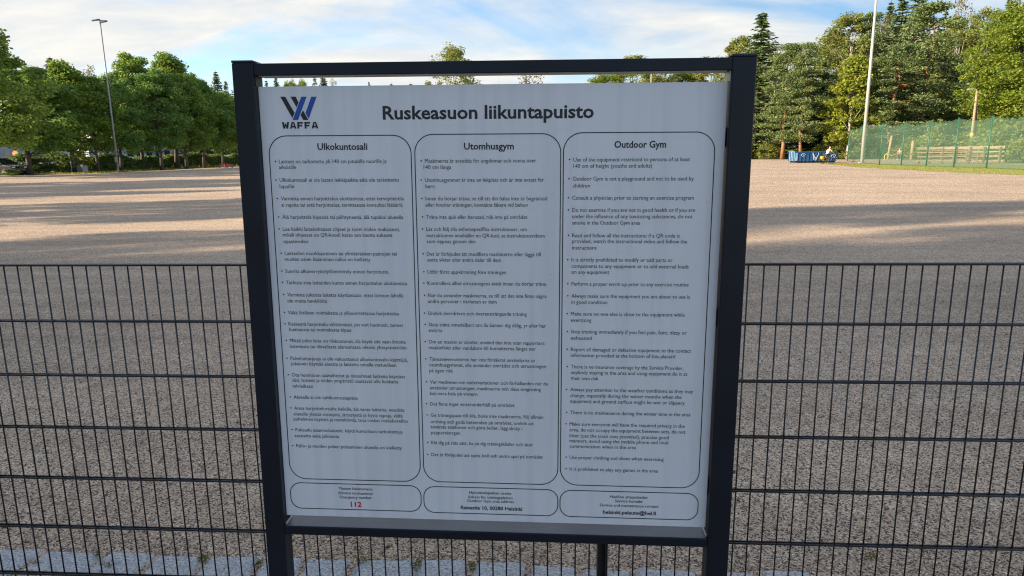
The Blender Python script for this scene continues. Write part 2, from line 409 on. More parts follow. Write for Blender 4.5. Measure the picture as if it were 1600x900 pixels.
# ------------------------------------------------------------------ writing on the board: (text, left, centre height, width, bullet) in metres on the panel
RULES_FI = [
    ('Laitteet on tarkoitettu yli 140 cm pituisille nuorille ja', 0.0838, 0.2069, 0.2403, 1),
    ('aikuisille', 0.0829, 0.2191, 0.0390, 0),
    ('Ulkokuntosali ei ole lasten leikkipaikka eikä ole tarkoitettu', 0.0826, 0.2472, 0.2670, 1),
    ('lapsille', 0.0817, 0.2610, 0.0334, 0),
    ('Varmista ennen harjoittelun aloittamista, ettei terveydentila', 0.0828, 0.2878, 0.2768, 1),
    ('si rajoita tai estä harjoittelua, tarvittaessa konsultoi lääkäriä', 0.0834, 0.3019, 0.2730, 0),
    ('Älä harjoittele kipeänä tai päihtyneenä, älä tupakoi alueella', 0.0831, 0.3288, 0.2738, 1),
    ('Lue kaikki laitekohtaiset ohjeet ja toimi niiden mukaisesti,', 0.0828, 0.3558, 0.2661, 1),
    ('mikäli ohjeessa on QR-koodi katso sen kautta aukeava', 0.0819, 0.3687, 0.2492, 0),
    ('opastevideo', 0.0825, 0.3834, 0.0574, 0),
    ('Laitteiden muokkaaminen tai ylimääräisten painojen tai', 0.0837, 0.4105, 0.2561, 1),
    ('muiden osien lisääminen niihin on kielletty', 0.0828, 0.4237, 0.1969, 0),
    ('Suorita alkuverryttely/lämmittely ennen harjoitusta', 0.0825, 0.4513, 0.2370, 1),
    ('Tarkista aina laitteiden kunto ennen harjoittelun aloittamista', 0.0823, 0.4775, 0.2785, 1),
    ('Varmista jokaista laitetta käyttäessäsi, ettei laitteen lähellä', 0.0835, 0.5056, 0.2677, 1),
    ('ole muita henkilöitä', 0.0827, 0.5197, 0.0925, 0),
    ('Vältä liiallisen voimakasta ja ylikuormittavaa harjoittelua', 0.0824, 0.5472, 0.2587, 1),
    ('Keskeytä harjoittelu välittömästi, jos voit huonosti, tunnet', 0.0822, 0.5741, 0.2669, 1),
    ('huimausta tai voimakasta kipua', 0.0829, 0.5869, 0.1455, 0),
    ('Mikäli jokin laite on rikkoutunut, älä käytä sitä vaan ilmoita', 0.0827, 0.6134, 0.2710, 1),
    ('laiteviasta tai ilkivallasta alareunassa oleviin yhteystietoihin', 0.0819, 0.6270, 0.2729, 0),
    ('Palveluntarjoaja ei ole vakuuttanut ulkokuntosalin käyttäjiä,', 0.0816, 0.6560, 0.2753, 1),
    ('jokainen käyttää aluetta ja laitteita omalla vastuullaan', 0.0823, 0.6685, 0.2473, 0),
    ('Ota huomioon säävaihtelut ja olosuhteet laitteita käyttäes', 0.0821, 0.6960, 0.2675, 1),
    ('säsi, laitteet ja niiden ympäristö saattavat olla liukkaita', 0.0829, 0.7085, 0.2499, 0),
    ('talviaikaan', 0.0821, 0.7227, 0.0489, 0),
    ('Alueella ei ole talvikunnossapitoa', 0.0834, 0.7499, 0.1528, 1),
    ('Anna harjoittelurauha kaikille, älä varaa laitteita, noudata', 0.0832, 0.7771, 0.2624, 1),
    ('alueella yleistä siisteyttä, järjestystä ja hyviä tapoja, vältä', 0.0808, 0.7913, 0.2598, 0),
    ('puhelimen käyttöä ja metelöintiä, laita roskat roskakoreihin', 0.0800, 0.8039, 0.2723, 0),
    ('Pukeudu asianmukaisesti, käytä kuntoiluun tarkoitettuja', 0.0830, 0.8309, 0.2563, 1),
    ('vaatteita sekä jalkineita', 0.0791, 0.8455, 0.1083, 0),
    ('Pallo- ja muiden pelien pelaaminen alueella on kielletty', 0.0821, 0.8710, 0.2544, 1),
]
RULES_SV = [
    ('Maskinerna är avsedda för ungdomar och vuxna över', 0.4087, 0.2068, 0.2421, 1),
    ('140 cm långa', 0.4055, 0.2201, 0.0604, 0),
    ('Utomhusgymmet är inte en lekplats och är inte avsett för', 0.4076, 0.2478, 0.2599, 1),
    ('barn', 0.4087, 0.2614, 0.0198, 0),
    ('Innan du börjar träna, se till att din hälsa inte är begränsad', 0.4080, 0.2879, 0.2667, 1),
    ('eller hindrar träningen, kontakta läkare vid behov', 0.4076, 0.3018, 0.2254, 0),
    ('Träna inte sjuk eller berusad, rök inte på området', 0.4084, 0.3283, 0.2232, 1),
    ('Läs och följ alla enhetsspecifika instruktioner, om', 0.4077, 0.3551, 0.2226, 1),
    ('instruktionen innehåller en QR-kod, se instruktionsvideon', 0.4087, 0.3691, 0.2608, 0),
    ('som öppnas genom den', 0.4084, 0.3822, 0.1086, 0),
    ('Det är förbjudet att modifiera maskinerna eller lägga till', 0.4076, 0.4104, 0.2536, 1),
    ('extra vikter eller andra delar till dem', 0.4088, 0.4235, 0.1647, 0),
    ('Utför först uppvärmning före träningen', 0.4081, 0.4508, 0.1767, 1),
    ('Kontrollera alltid utrustningens skick innan du börjar träna', 0.4074, 0.4765, 0.2655, 1),
    ('När du använder maskinerna, se till att det inte finns några', 0.4081, 0.5042, 0.2664, 1),
    ('andra personer i närheten av dem', 0.4078, 0.5179, 0.1550, 0),
    ('Undvik överdriven och överansträngande träning', 0.4071, 0.5455, 0.2232, 1),
    ('Sluta träna omedelbart om du känner dig dålig, yr eller har', 0.4079, 0.5719, 0.2656, 1),
    ('smärta', 0.4076, 0.5852, 0.0308, 0),
    ('Om en maskin är sönder, använd den inte utan rapportera', 0.4068, 0.6121, 0.2639, 1),
    ('maskinfelet eller vandalism till kontakterna längst ner', 0.4065, 0.6257, 0.2441, 0),
    ('Tjänsteleverantören har inte försäkrat användarna av', 0.4073, 0.6529, 0.2419, 1),
    ('utomhusgymmet, alla använder området och utrustningen', 0.4069, 0.6663, 0.2670, 0),
    ('på egen risk', 0.4066, 0.6802, 0.0548, 0),
    ('Var medveten om vädervariationer och förhållanden när du', 0.4074, 0.7074, 0.2711, 1),
    ('använder utrustningen, maskinerna och dess omgivning', 0.4070, 0.7213, 0.2555, 0),
    ('kan vara hala på vintern', 0.4067, 0.7349, 0.1101, 0),
    ('Det finns inget vinterunderhåll på området', 0.4061, 0.7604, 0.1963, 1),
    ('Ge träningspass till alla, boka inte maskinerna, följ allmän', 0.4069, 0.7877, 0.2618, 1),
    ('ordning och goda beteenden på området, undvik att', 0.4065, 0.8036, 0.2402, 0),
    ('använda telefonen och göra buller, lägg skräp i', 0.4062, 0.8164, 0.2138, 0),
    ('papperskorgen', 0.4074, 0.8306, 0.0678, 0),
    ('Klä dig på rätt sätt, ha på dig träningskläder och skor', 0.4067, 0.8555, 0.2386, 1),
    ('Det är förbjudet att spela boll och andra spel på området', 0.4060, 0.8854, 0.2617, 1),
]
RULES_EN = [
    ('Use of the equipment restricted to persons of at least', 0.7304, 0.2053, 0.2463, 1),
    ('140 cm of height (youths and adults)', 0.7306, 0.2186, 0.1673, 0),
    ('Outdoor Gym is not a playground and not to be used by', 0.7295, 0.2458, 0.2570, 1),
    ('children', 0.7297, 0.2605, 0.0371, 0),
    ('Consult a physician prior to starting an exercise program', 0.7287, 0.2866, 0.2596, 1),
    ('Do not exercise if you are not in good health or if you are', 0.7290, 0.3127, 0.2631, 1),
    ('under the influence of any toxicating substances, do not', 0.7292, 0.3265, 0.2581, 0),
    ('smoke in the Outdoor Gym area', 0.7293, 0.3404, 0.1465, 0),
    ('Read and follow all the instructions; if a QR code is', 0.7297, 0.3682, 0.2320, 1),
    ('provided, watch the instructional video and follow the', 0.7298, 0.3807, 0.2488, 0),
    ('instructions', 0.7300, 0.3952, 0.0531, 0),
    ('It is strictly prohibited to modify or add parts or', 0.7289, 0.4216, 0.2197, 1),
    ('components to any equipment or to add external loads', 0.7291, 0.4357, 0.2546, 0),
    ('on any equipment', 0.7292, 0.4490, 0.0828, 0),
    ('Perform a proper warm up prior to any exercise routine', 0.7296, 0.4756, 0.2557, 1),
    ('Always make sure the equipment you are about to use is', 0.7299, 0.5028, 0.2593, 1),
    ('in good condition', 0.7301, 0.5167, 0.0792, 0),
    ('Make sure no one else is close to the equipment while', 0.7290, 0.5434, 0.2508, 1),
    ('exercising', 0.7291, 0.5577, 0.0456, 0),
    ('Stop training immediately if you feel pain, faint, dizzy or', 0.7295, 0.5843, 0.2562, 1),
    ('exhausted', 0.7296, 0.5989, 0.0472, 0),
    ('Report all damaged or defective equipment to the contact', 0.7299, 0.6255, 0.2672, 1),
    ('information provided at the bottom of this placard', 0.7301, 0.6391, 0.2324, 0),
    ('There is no insurance coverage by the Service Provider,', 0.7304, 0.6659, 0.2515, 1),
    ('anybody staying in the area and using equipment do it at', 0.7306, 0.6793, 0.2604, 0),
    ('their own risk', 0.7307, 0.6930, 0.0621, 0),
    ('Always pay attention to the weather conditions as they may', 0.7296, 0.7199, 0.2758, 1),
    ('change, especially during the winter months when the', 0.7298, 0.7338, 0.2506, 0),
    ('equipment and ground surface might be wet or slippery', 0.7299, 0.7474, 0.2581, 0),
    ('There is no maintenance during the winter time in the area', 0.7303, 0.7748, 0.2718, 1),
    ('Make sure everyone will have the required privacy in the', 0.7291, 0.8026, 0.2612, 1),
    ('area, do not occupy the equipment between sets, do not', 0.7293, 0.8165, 0.2630, 0),
    ('litter (use the trash cans provided), practise good', 0.7294, 0.8309, 0.2260, 0),
    ('manners, avoid using the mobile phone and loud', 0.7296, 0.8433, 0.2248, 0),
    ('communication when in the area', 0.7297, 0.8567, 0.1525, 0),
    ('Use proper clothing and shoes when exercising', 0.7301, 0.8842, 0.2157, 1),
    ('It is prohibited to play any games in the area', 0.7304, 0.9128, 0.2032, 1),
]
HEADINGS = [
    ('Ulkokuntosali', 0.1719, 0.1754, 0.1109, 0),
    ('Utomhusgym', 0.4946, 0.1761, 0.1080, 0),
    ('Outdoor Gym', 0.8169, 0.1740, 0.1090, 0),
]
TITLE = [
    ('Ruskeasuon liikuntapuisto', 0.3194, 0.1047, 0.4529, 0),
]
CONTACT_FI = [
    ('Yleinen hätänumero', 0.1793, 0.9771, 0.0826, 0),
    ('Allmänt nödnummer', 0.1771, 0.9886, 0.0858, 0),
    ('Emergency number', 0.1813, 0.9993, 0.0781, 0),
]
CONTACT_SV = [
    ('Harjoittelupaikan osoite', 0.4940, 0.9785, 0.1002, 0),
    ('Adress för träningsplatsen', 0.4908, 0.9899, 0.1064, 0),
    ('Outdoor Gym area address', 0.4891, 0.9996, 0.1111, 0),
]
CONTACT_EN = [
    ('Huollon yhteystiedot', 0.8251, 0.9796, 0.0873, 0),
    ('Service kontakt', 0.8372, 0.9900, 0.0637, 0),
    ('Service and maintenance contact', 0.8017, 1.0013, 0.1364, 0),
]
CONTACT_BOLD = [
    ('112', 0.2071, 1.0175, 0.0266, 0),
    ('Ratsastie 10, 00280 Helsinki', 0.4735, 1.0175, 0.1464, 0),
    ('helsinki.palaute@hel.fi', 0.8095, 1.0190, 0.1233, 0),
]
LOGO_DARK = [[(0.0955, 0.0689), (0.1065, 0.069), (0.1253, 0.1034), (0.1197, 0.1144)], [(0.1183, 0.0691), (0.1296, 0.0692), (0.1353, 0.081), (0.1305, 0.0919)], [(0.1442, 0.0978), (0.1552, 0.1186), (0.1438, 0.1185), (0.1383, 0.1083)]]
LOGO_BLUE = [[(0.1423, 0.0694), (0.154, 0.0695), (0.1322, 0.1184), (0.1202, 0.1183)], [(0.1643, 0.0696), (0.1758, 0.0697), (0.1567, 0.1142), (0.1551, 0.1142), (0.1496, 0.1036)]]
LOGO_NAME = (0.0957,0.1296,0.0806)
BORDERS = [
    (0.0630, 0.1520, 0.3789, 0.9549),  # [ 0.     0.     0.001 -0.   ]
    (0.3869, 0.1507, 0.7032, 0.9537),  # [ 0.002 -0.    -0.001  0.   ]
    (0.7090, 0.1492, 1.0275, 0.9531),  # [-0.001  0.002  0.     0.001]
    (0.0610, 0.9656, 0.3787, 1.0313),  # [ 0.    -0.001  0.     0.   ]
    (0.3855, 0.9663, 0.7037, 1.0326),  # [ 0.    -0.001  0.    -0.002]
    (0.7088, 0.9667, 1.0287, 1.0330),  # [ 0.     0.001  0.    -0.   ]
]
# ------------------------------------------------------------------ ground
def sheet(name, poly, z, m, kind='structure'):
    mb = MB(); mb.add([(p[0], p[1], z) for p in poly], [tuple(range(len(poly)))])
    o = mb.build(name, m)
    if o.data.polygons[0].normal.z < 0: o.data.flip_normals()
    if kind: o['kind'] = kind
    return o
sheet('ground', [(-700,-500),(700,-500),(700,900),(-700,900)], 0.0, M['gravel'])
rng = random.Random(5)
def wavy(pts, amp, step=1.5):
    o = []
    for (a, b) in zip(pts[:-1], pts[1:]):
        a = Vector(a[:2]); b = Vector(b[:2]); n = max(2, int((b-a).length/step))
        nrm = Vector((-(b-a).y, (b-a).x)).normalized()
        for i in range(n):
            o.append(a.lerp(b, i/n) + nrm*rng.uniform(-amp, amp))
    o.append(Vector(pts[-1][:2])); return o
# verge under the hedge, left
vg = [ground(-60, 276), ground(0, 273.5), ground(60, 272.5), ground(120, 271.5), ground(182, 269.5), ground(240, 266), ground(300, 262.5), ground(365, 259.8)]
vg2 = [base(430, 118), base(300, 100), base(100, 76), base(-70, 66)]
sheet('grass_verge', wavy(vg, 0.35)+[Vector(p[:2]) for p in vg2], 0.004, M['grass'])
far = [base(-200, 70), base(100, 77), base(300, 101), base(430, 119), base(800, 126), base(800, 320), base(-700, 320)]
sheet('car_park', [p[:2] for p in far], 0.004, M['asphalt'])
# lawn by the netting, right
lw = [ground(1272, 254.2), ground(1300, 257.5), ground(1340, 261), ground(1400, 265), ground(1480, 269), ground(1560, 272.5), ground(1640, 275.5), ground(1800, 281)]
lw2 = [base(1800, 62), base(1620, 58), base(1500, 62), base(1420, 66), base(1375, 71), base(1320, 72)]
sheet('grass_lawn', wavy(lw, 0.25, 1.0)+[Vector(p[:2]) for p in lw2], 0.004, M['grass'])
ff = [base(1120, 104), base(1200, 100), base(1260, 98), base(1320, 92), base(1400, 90), base(1440, 84), base(1600, 70), base(1900, 64), base(2600, 200), base(1700, 420), base(900, 330), base(1020, 128)]
sheet('forest_floor', wavy(ff, 0.8, 3.0), 0.004, M['forestfloor'])
bk = [base(430, 122), base(800, 118), base(1015, 122), base(900, 330), base(500, 330)]
sheet('far_verge', wavy(bk, 0.6, 4.0), 0.008, M['grass'])

# grass blades on the lawn and verge
def grass_blades(name, seed, n, inside, zmax):
    g = np.random.default_rng(seed); P = inside(g, n); n = len(P)
    a = g.uniform(0, 2*np.pi, n); h = g.uniform(0.4, 1.0, n)*zmax; wv = g.uniform(0.02, 0.05, n)
    d = np.stack([np.cos(a), np.sin(a), 0*a], 1)
    top = P + np.stack([g.normal(0, 0.04, n), g.normal(0, 0.04, n), h], 1)
    V = np.concatenate([P-d*wv[:, None], P+d*wv[:, None], top]); i = np.arange(n)
    o = link_mesh(name, np_mesh(name, V, np.stack([i, i+n, i+2*n], 1), M['shrub_grass']))
    return o
M['shrub_grass'] = leafmat('grass_blades', (0.25, 0.28, 0.04), (0.36, 0.33, 0.055))
def quadstrip(A, B):
    A = np.array([p[:2] for p in A]); B = np.array([p[:2] for p in B])
    def f(g, n):
        s = g.uniform(0, 1, n)*(len(A)-1); k = np.minimum(s.astype(int), len(A)-2); u = (s-k)[:, None]; t = g.uniform(0, 1, n)[:, None]
        a = A[k]*(1-u)+A[k+1]*u; b = B[k]*(1-u)+B[k+1]*u
        p = a*(1-t)+b*t
        return np.concatenate([p, np.full((n, 1), 0.003)], 1)
    return f
tag(grass_blades('lawn_grass', 1, 2200, quadstrip(lw[:-1], [base(1300, 71), base(1325, 71), base(1350, 71), base(1420, 66), base(1500, 62), base(1560, 60), base(1640, 57)]), 0.07), 'short yellow green grass growing along the netting', 'grass', kind='stuff')
tag(grass_blades('verge_grass', 2, 9000, quadstrip(vg, [base(-60, 63), base(0, 65), base(60, 68), base(120, 72), base(182, 76), base(240, 82), base(300, 90), base(365, 101)]), 0.18), 'rough grass growing along the foot of the hedge', 'grass', kind='stuff')

# ------------------------------------------------------------------ loose gravel near the fence
def pebbles(seed, n, xr, yr, smin, smax):
    g = np.random.default_rng(seed)
    y = yr[0] + (yr[1]-yr[0])*g.uniform(0, 1, n)**1.6
    x = g.uniform(xr[0], xr[1], n)*(0.55+0.45*(y/yr[1]))
    s = g.uniform(smin, smax, n)*np.where(g.uniform(0, 1, n) > 0.98, 2.4, 1)
    o = np.array([(1,0,0),(-1,0,0),(0,1,0),(0,-1,0),(0,0,1),(0,0,-1)], float)
    V = o[None]*g.uniform(0.6, 1.25, (n, 6, 1))*s[:, None, None]
    V[:, :, 2] *= 0.6
    a = g.uniform(0, 6.28, n); c, sn = np.cos(a)[:, None], np.sin(a)[:, None]
    X = V[:, :, 0]*c - V[:, :, 1]*sn; Y = V[:, :, 0]*sn + V[:, :, 1]*c
    V = np.stack([X + x[:, None], Y + y[:, None], V[:, :, 2] + (s*0.34)[:, None]], 2).reshape(-1, 3)
    f = np.array([(0,2,4),(2,1,4),(1,3,4),(3,0,4),(2,0,5),(1,2,5),(3,1,5),(0,3,5)])
    F = (f[None] + 6*np.arange(n)[:, None, None]).reshape(-1, 3)
    return np_mesh('gravel', V, F, M['pebble'])
tag(link_mesh('gravel', pebbles(3, 60000, (-6.2, 5.6), (2.47, 8.5), 0.0024, 0.0058)), 'loose pinkish grey gravel behind the wire fence', 'gravel', kind='stuff')

def sett_grains(seed, n):
    g = np.random.default_rng(seed); x = g.uniform(-3.2, 3.0, n); y = g.choice([2.30, 2.36, 2.42, 2.45], n)+g.normal(0, 0.022, n); s = g.uniform(0.0018, 0.0042, n)
    o = np.array([(1,0,0),(-1,0,0),(0,1,0),(0,-1,0),(0,0,1),(0,0,-1)], float)
    V = o[None]*g.uniform(0.6, 1.2, (n, 6, 1))*s[:, None, None]; V[:, :, 0] += x[:, None]; V[:, :, 1] += y[:, None]; V[:, :, 2] += 0.0195
    f = np.array([(0,2,4),(2,1,4),(1,3,4),(3,0,4),(2,0,5),(1,2,5),(3,1,5),(0,3,5)])
    return np_mesh('gravel', V.reshape(-1, 3), (f[None]+6*np.arange(n)[:, None, None]).reshape(-1, 3), M['pebble'])
tag(link_mesh('gravel', sett_grains(8, 900)), 'stray grit scattered over the granite setts', 'gravel', kind='stuff')

# granite setts under the fence
def sett(seed, wx, wy):
    g = random.Random(seed); n = 9
    vs = []; fs = []
    def H(u, v):
        e = min(u, 1-u)*wx; f = min(v, 1-v)*wy
        d = min(e, f)
        return 0.030 - 0.020*max(0, 1-d/0.022)**2 + g.gauss(0, 0.0018)
    ox = [g.uniform(-0.017, 0.012)*(1 if k in (1, 2) else -1) for k in range(4)]; oy = [g.uniform(-0.016, 0.010)*(1 if k > 1 else -1) for k in range(4)]
    for j in range(n+1):
        for i in range(n+1):
            u, v = i/n, j/n
            x = (u-0.5)*wx + (ox[0]*(1-u)*(1-v)+ox[1]*u*(1-v)+ox[2]*u*v+ox[3]*(1-u)*v)
            y = (v-0.5)*wy + (oy[0]*(1-u)*(1-v)+oy[1]*u*(1-v)+oy[2]*u*v+oy[3]*(1-u)*v)
            if i in (0, n): x += g.gauss(0, 0.0045)
            if j in (0, n): y += g.gauss(0, 0.0045)
            vs.append((x, y, H(u, v)))
    for j in range(n):
        for i in range(n):
            a = j*(n+1)+i; fs.append((a, a+1, a+n+2, a+n+1))
    ring = [i for i in range(n+1)]+[(j*(n+1)+n) for j in range(1, n+1)]+[n*(n+1)+i for i in range(n-1, -1, -1)]+[j*(n+1) for j in range(n-1, 0, -1)]
    b0 = len(vs)
    for k in ring: vs.append((vs[k][0]*1.02, vs[k][1]*1.02, -0.05))
    for k in range(len(ring)):
        k2 = (k+1) % len(ring); fs.append((ring[k], b0+k, b0+k2, ring[k2]))
    mb = MB(); mb.add(vs, fs); return mb
jx = [ground(px, 880).x for px in (-140, -55, 40, 130, 230, 318, 405)]
def joint(px, py=882): return ground(px, py).x
joints = [joint(p) for p in (-230, -140, -55, 45, 150, 232, 318, 405, 478, 548, 652, 738, 822, 902, 985, 1090, 1175, 1262)]
first_seg = 0
for i in range(len(joints)-1):
    a, b = joints[i], joints[i+1]
    sunk = i >= 12
    o = sett(50+i, (b-a)-0.012, 0.19).build('granite_sett', M['granite'], smooth=False)
    o.location = ((a+b)/2, 2.372 + rng.uniform(-0.008, 0.008) - (0.004 if sunk else 0), -0.012 if not sunk else -0.020)
    o.rotation_euler = (R(rng.uniform(-1, 1)), R(rng.uniform(-1, 1)), R(rng.uniform(-2.2, 2.2)))
    tag(o, 'pale blue grey granite sett, half covered by gravel, right of the sign board middle' if sunk else 'pale blue grey rough granite sett in the row under the black wire fence', 'paving stone', 'granite setts under the fence')
# moss and weeds in the joints
def tuft(seed, n, r, h, leaf):
    g = np.random.default_rng(seed)
    c = np.stack([g.normal(0, r, n), g.normal(0, r, n), np.abs(g.normal(0, h*0.5, n))+0.01], 1)
    return cards(g, c, g.uniform(leaf*0.5, leaf, n), 0.45, None)
def cards(g, C, size, aspect, outward, k=0.5):
    n = len(C)
    t = g.normal(0, 1, (n, 3)); t /= np.linalg.norm(t, axis=1)[:, None]
    if outward is not None:
        nr = outward*k + g.normal(0, 1, (n, 3))*(1-k)
    else:
        nr = g.normal(0, 1, (n, 3))
    nr /= np.linalg.norm(nr, axis=1)[:, None]+1e-9
    s = np.cross(nr, t); s /= np.linalg.norm(s, axis=1)[:, None]+1e-9
    t = np.cross(s, nr)
    sz = size[:, None]
    V = np.concatenate([C+t*sz, C+s*sz*aspect+nr*sz*0.12, C-t*sz, C-s*sz*aspect+nr*sz*0.12])
    i = np.arange(n)
    return V, np.stack([i, i+n, i+2*n, i+3*n], 1)
for k, (px, py, r, h, n, lab) in enumerate([(150, 872, 0.010, 0.012, 90, 'small green moss tuft between two granite setts at the left end'), (318, 876, 0.012, 0.016, 130, 'bright green moss clump in a sett joint left of the sign post'),
        (566, 884, 0.016, 0.04, 160, 'little weed sprouting in a sett joint below the sign board'), (652, 886, 0.014, 0.03, 120, 'tiny moss tuft in a sett joint under the middle of the sign board'), (1362, 872, 0.018, 0.018, 130, 'sparse green weed in the gravel right of the sign board'), (172, 890, 0.014, 0.02, 110, 'small brownish moss patch on a sett joint near the left corner'), (60, 884, 0.010, 0.012, 90, 'moss tuft in the sett joint nearest the left picture edge'), (405, 884, 0.010, 0.014, 100, 'moss tuft in the sett joint touching the left sign post'), (738, 888, 0.010, 0.014, 90, 'moss tuft in a sett joint under the address box')]):
    p = ground(px, py)
    V, F = tuft(80+k, n, r, h, 0.006)
    o = link_mesh('weed', np_mesh('weed', V, F, M['moss'])); o.location = (p.x, p.y, 0.0)
    tag(o, lab, 'weed', 'weeds in the sett joints')

# ------------------------------------------------------------------ wire fence
FY, FT = 2.2514, 1.25
fence = empty('wire_fence', (0.3, FY, 0))
tag(fence, 'low black double wire mesh fence behind the sign board', 'fence')
post_x = at(942, 860, 2.4); 
v_ = ray(942, 860); post_x = (v_*(FY/v_.y)).x
def fence_panel(x_first, n):
    """n upright wires 50 mm apart starting at x_first, seven pairs of horizontal bars"""
    mb = MB()
    for i in range(n):
        x = x_first + 0.05*i - 0.3
        mb.tube([(x, 0, FT-1.215), (x, 0, FT+0.004)], 0.0027, 8)
    pn = mb.build('wire_panel', M['wire'], fence, smooth=True)
    for k in range(7):
        hb = MB(); z = FT - 0.2*k
        for s in (-1, 1):
            hb.tube([(x_first-0.3-0.012, s*0.0066, z), (x_first-0.3+0.05*(n-1)+0.012, s*0.0066, z)], 0.0039, 8)
        hb.build('horizontal_bar', M['wire'], pn, smooth=True)
x0 = -1.92478
i_last = int(math.floor((post_x+0.004-x0)/0.05))
fence_panel(x0 + 0.05*(i_last-49), 50)
xr = x0 + 2.55743 - 0.05*0
k0 = math.ceil((post_x+0.008-xr)/0.05)
fence_panel(xr + 0.05*k0, 50)
fence_panel(x0 + 0.05*(i_last-49) - 0.06 - 49*0.05, 50)
fence_panel(xr + 0.05*(k0+49) + 0.06, 50)
for px_ in (post_x, post_x-2.535, post_x+2.535, post_x-5.05, post_x+5.05):
    MB().box(px_-0.3-0.019, px_-0.3+0.019, 0.012, 0.072, -0.1, FT+0.01).build('post', M['wire'], fence, bevel=0.003)

# ------------------------------------------------------------------ sign board
SW, SH = 1.10, 1.8124
ax = Vector((math.cos(-0.00225)*math.cos(-0.00675), math.sin(-0.00225)*math.cos(-0.00675), math.sin(-0.00675)))
nb = Vector((math.sin(0.00225), math.cos(0.00225), 0))
u0 = ax.cross(nb)
tl_ = -0.018838
us = u0*math.cos(tl_) + ax.cross(u0)*math.sin(tl_)
nn = us.cross(ax)
TL = Vector((1.23580325-1.92477657, -0.76445823+2.25143627, 0.56242388+1.25))
rootp = TL + ax*(SW/2) - us*SH
sign = empty('sign_board')
sign.matrix_world = Matrix(((ax.x, nn.x, us.x, rootp.x), (ax.y, nn.y, us.y, rootp.y), (ax.z, nn.z, us.z, rootp.z), (0,0,0,1)))
tag(sign, 'white notice board with rules in three columns on a dark blue steel frame', 'sign')
def X(u): return u - SW/2
def Z(v): return SH - v
PD = 0.045
for (a, b) in ((0, 0.0468), (SW-0.0497, SW)):
    p = MB().box(X(a), X(b), 0, PD, -0.25, Z(0.0)).build('post', M['paint'], sign, bevel=0.0022)
    MB().box(X(a)-0.0005, X(b)+0.0005, -0.0005, PD+0.0005, Z(0.0)+0.0002, Z(-0.0052)).build('end_cap', M['paint_edge'], p, bevel=0.0016)
MB().box(X(0.0466), X(SW-0.0495), 0.001, PD-0.004, Z(0.0268), Z(0.0015)).build('top_rail', M['paint'], sign, bevel=0.0016)
# sloping welds where the rail meets the posts
for a_, b_ in ((0.0465, 0.056), (SW-0.0494, SW-0.060)):
    MB().prism([(X(a_), Z(0.004)), (X(a_), Z(-0.0035)), (X(b_), Z(0.0012)), (X(b_), Z(0.004))], -(PD-0.012), -0.010, Matrix.Rotation(R(90), 4, 'X')).build('weld_bead', M['paint'], sign)
MB().box(X(0.056), X(SW-0.058), 0.006, PD-0.006, Z(0.0278), Z(0.0266)).build('rail_underside_strip', M['pale_grey'], sign)  # pale grey strip along the underside of the top rail
MB().box(X(0.0466), X(SW-0.0495), 0.001, 0.066, Z(1.0922), Z(1.0706)).build('bottom_rail', M['paint'], sign, bevel=0.0018)
MB().box(X(0.0500), X(SW-0.0530), 0.003, 0.064, Z(1.0708), Z(1.0694)).build('ledge_sheen', M['ledge_sheen'], sign)  # plate added on the rail, coloured like the sky it would reflect
MB().box(X(SW-0.0512), X(SW-0.0496), 0.006, PD-0.004, Z(0.0465), Z(0.0275)).build('post_face_plate', M['pale_grey'], sign)  # plate added; its pale grey stands for the lit inner face of the post
MB().box(X(0.0467), X(0.0485), 0.006, PD-0.004, Z(0.0475), Z(0.0275)).build('post_face_plate', M['paint_edge'], sign)  # dark plate added for the less bright inner face of the left post
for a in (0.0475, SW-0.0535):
    MB().box(X(a), X(a+0.004), 0.008, PD-0.002, Z(1.0696), Z(1.0640)).build('weld_bead', M['pale_grey'], sign, bevel=0.0012)
D0 = 0.018
panel = MB().box(X(0.0474), X(SW-0.0519), D0, D0+0.004, Z(1.0509), Z(0.0475)).build('panel', M['panel'], sign, bevel=0.0008)
# backing bars that hold the panel between the posts
bars = MB()
for v in (0.16, 0.55, 0.95): bars.box(X(0.0468), X(SW-0.0497), D0+0.0045, PD-0.006, Z(v+0.02), Z(v-0.02))
bars.build('backing_bar', M['paint'], sign)
ZT = D0 - 0.0005       # print sits half a millimetre proud of the panel

def text_mesh(entries, size_y, bold, align='L', fit=True):
    """entries: (string, u_left, v_centre, width); returns MB with the flat letters facing the reader"""
    mb = MB()
    for e in entries:
        s, u, v, wd = e[:4]
        cu = bpy.data.curves.new('letters', 'FONT'); cu.body = s; cu.size = 1.0; cu.resolution_u = 2; cu.offset = bold
        ob = bpy.data.objects.new('letters', cu); COL.objects.link(ob)
        dg = bpy.context.evaluated_depsgraph_get()
        me = bpy.data.meshes.new_from_object(ob.evaluated_get(dg))
        xs = [p.co.x for p in me.vertices]; x0_, x1_ = min(xs), max(xs)
        kx = wd/(x1_-x0_); ky = size_y/0.682
        vs = [(X(u + (p.co.x-x0_)*kx), ZT, Z(v) + (p.co.y-0.341)*ky) for p in me.vertices]
        mb.add(vs, [tuple(pg.vertices) for pg in me.polygons])
        bpy.data.objects.remove(ob); bpy.data.curves.remove(cu); bpy.data.meshes.remove(me)
    return mb
def dots(entries, uoff, r):
    mb = MB()
    for e in entries:
        if e[4]:
            n = 10
            mb.add([(X(e[1]-uoff)+math.cos(2*math.pi*k/n)*r, ZT, Z(e[2])+math.sin(2*math.pi*k/n)*r) for k in range(n)], [tuple(range(n))])
    return mb
def flat(mb, name, m, parent):
    me = bpy.data.meshes.new(name); me.from_pydata([tuple(p) for p in mb.v], [], mb.f); me.update(); me.materials.append(m)
    return link_mesh(name, me, parent)
lab_fi, lab_sv, lab_en = 'rules printed in Finnish, left column', 'rules printed in Swedish, middle column', 'rules printed in English, right column'
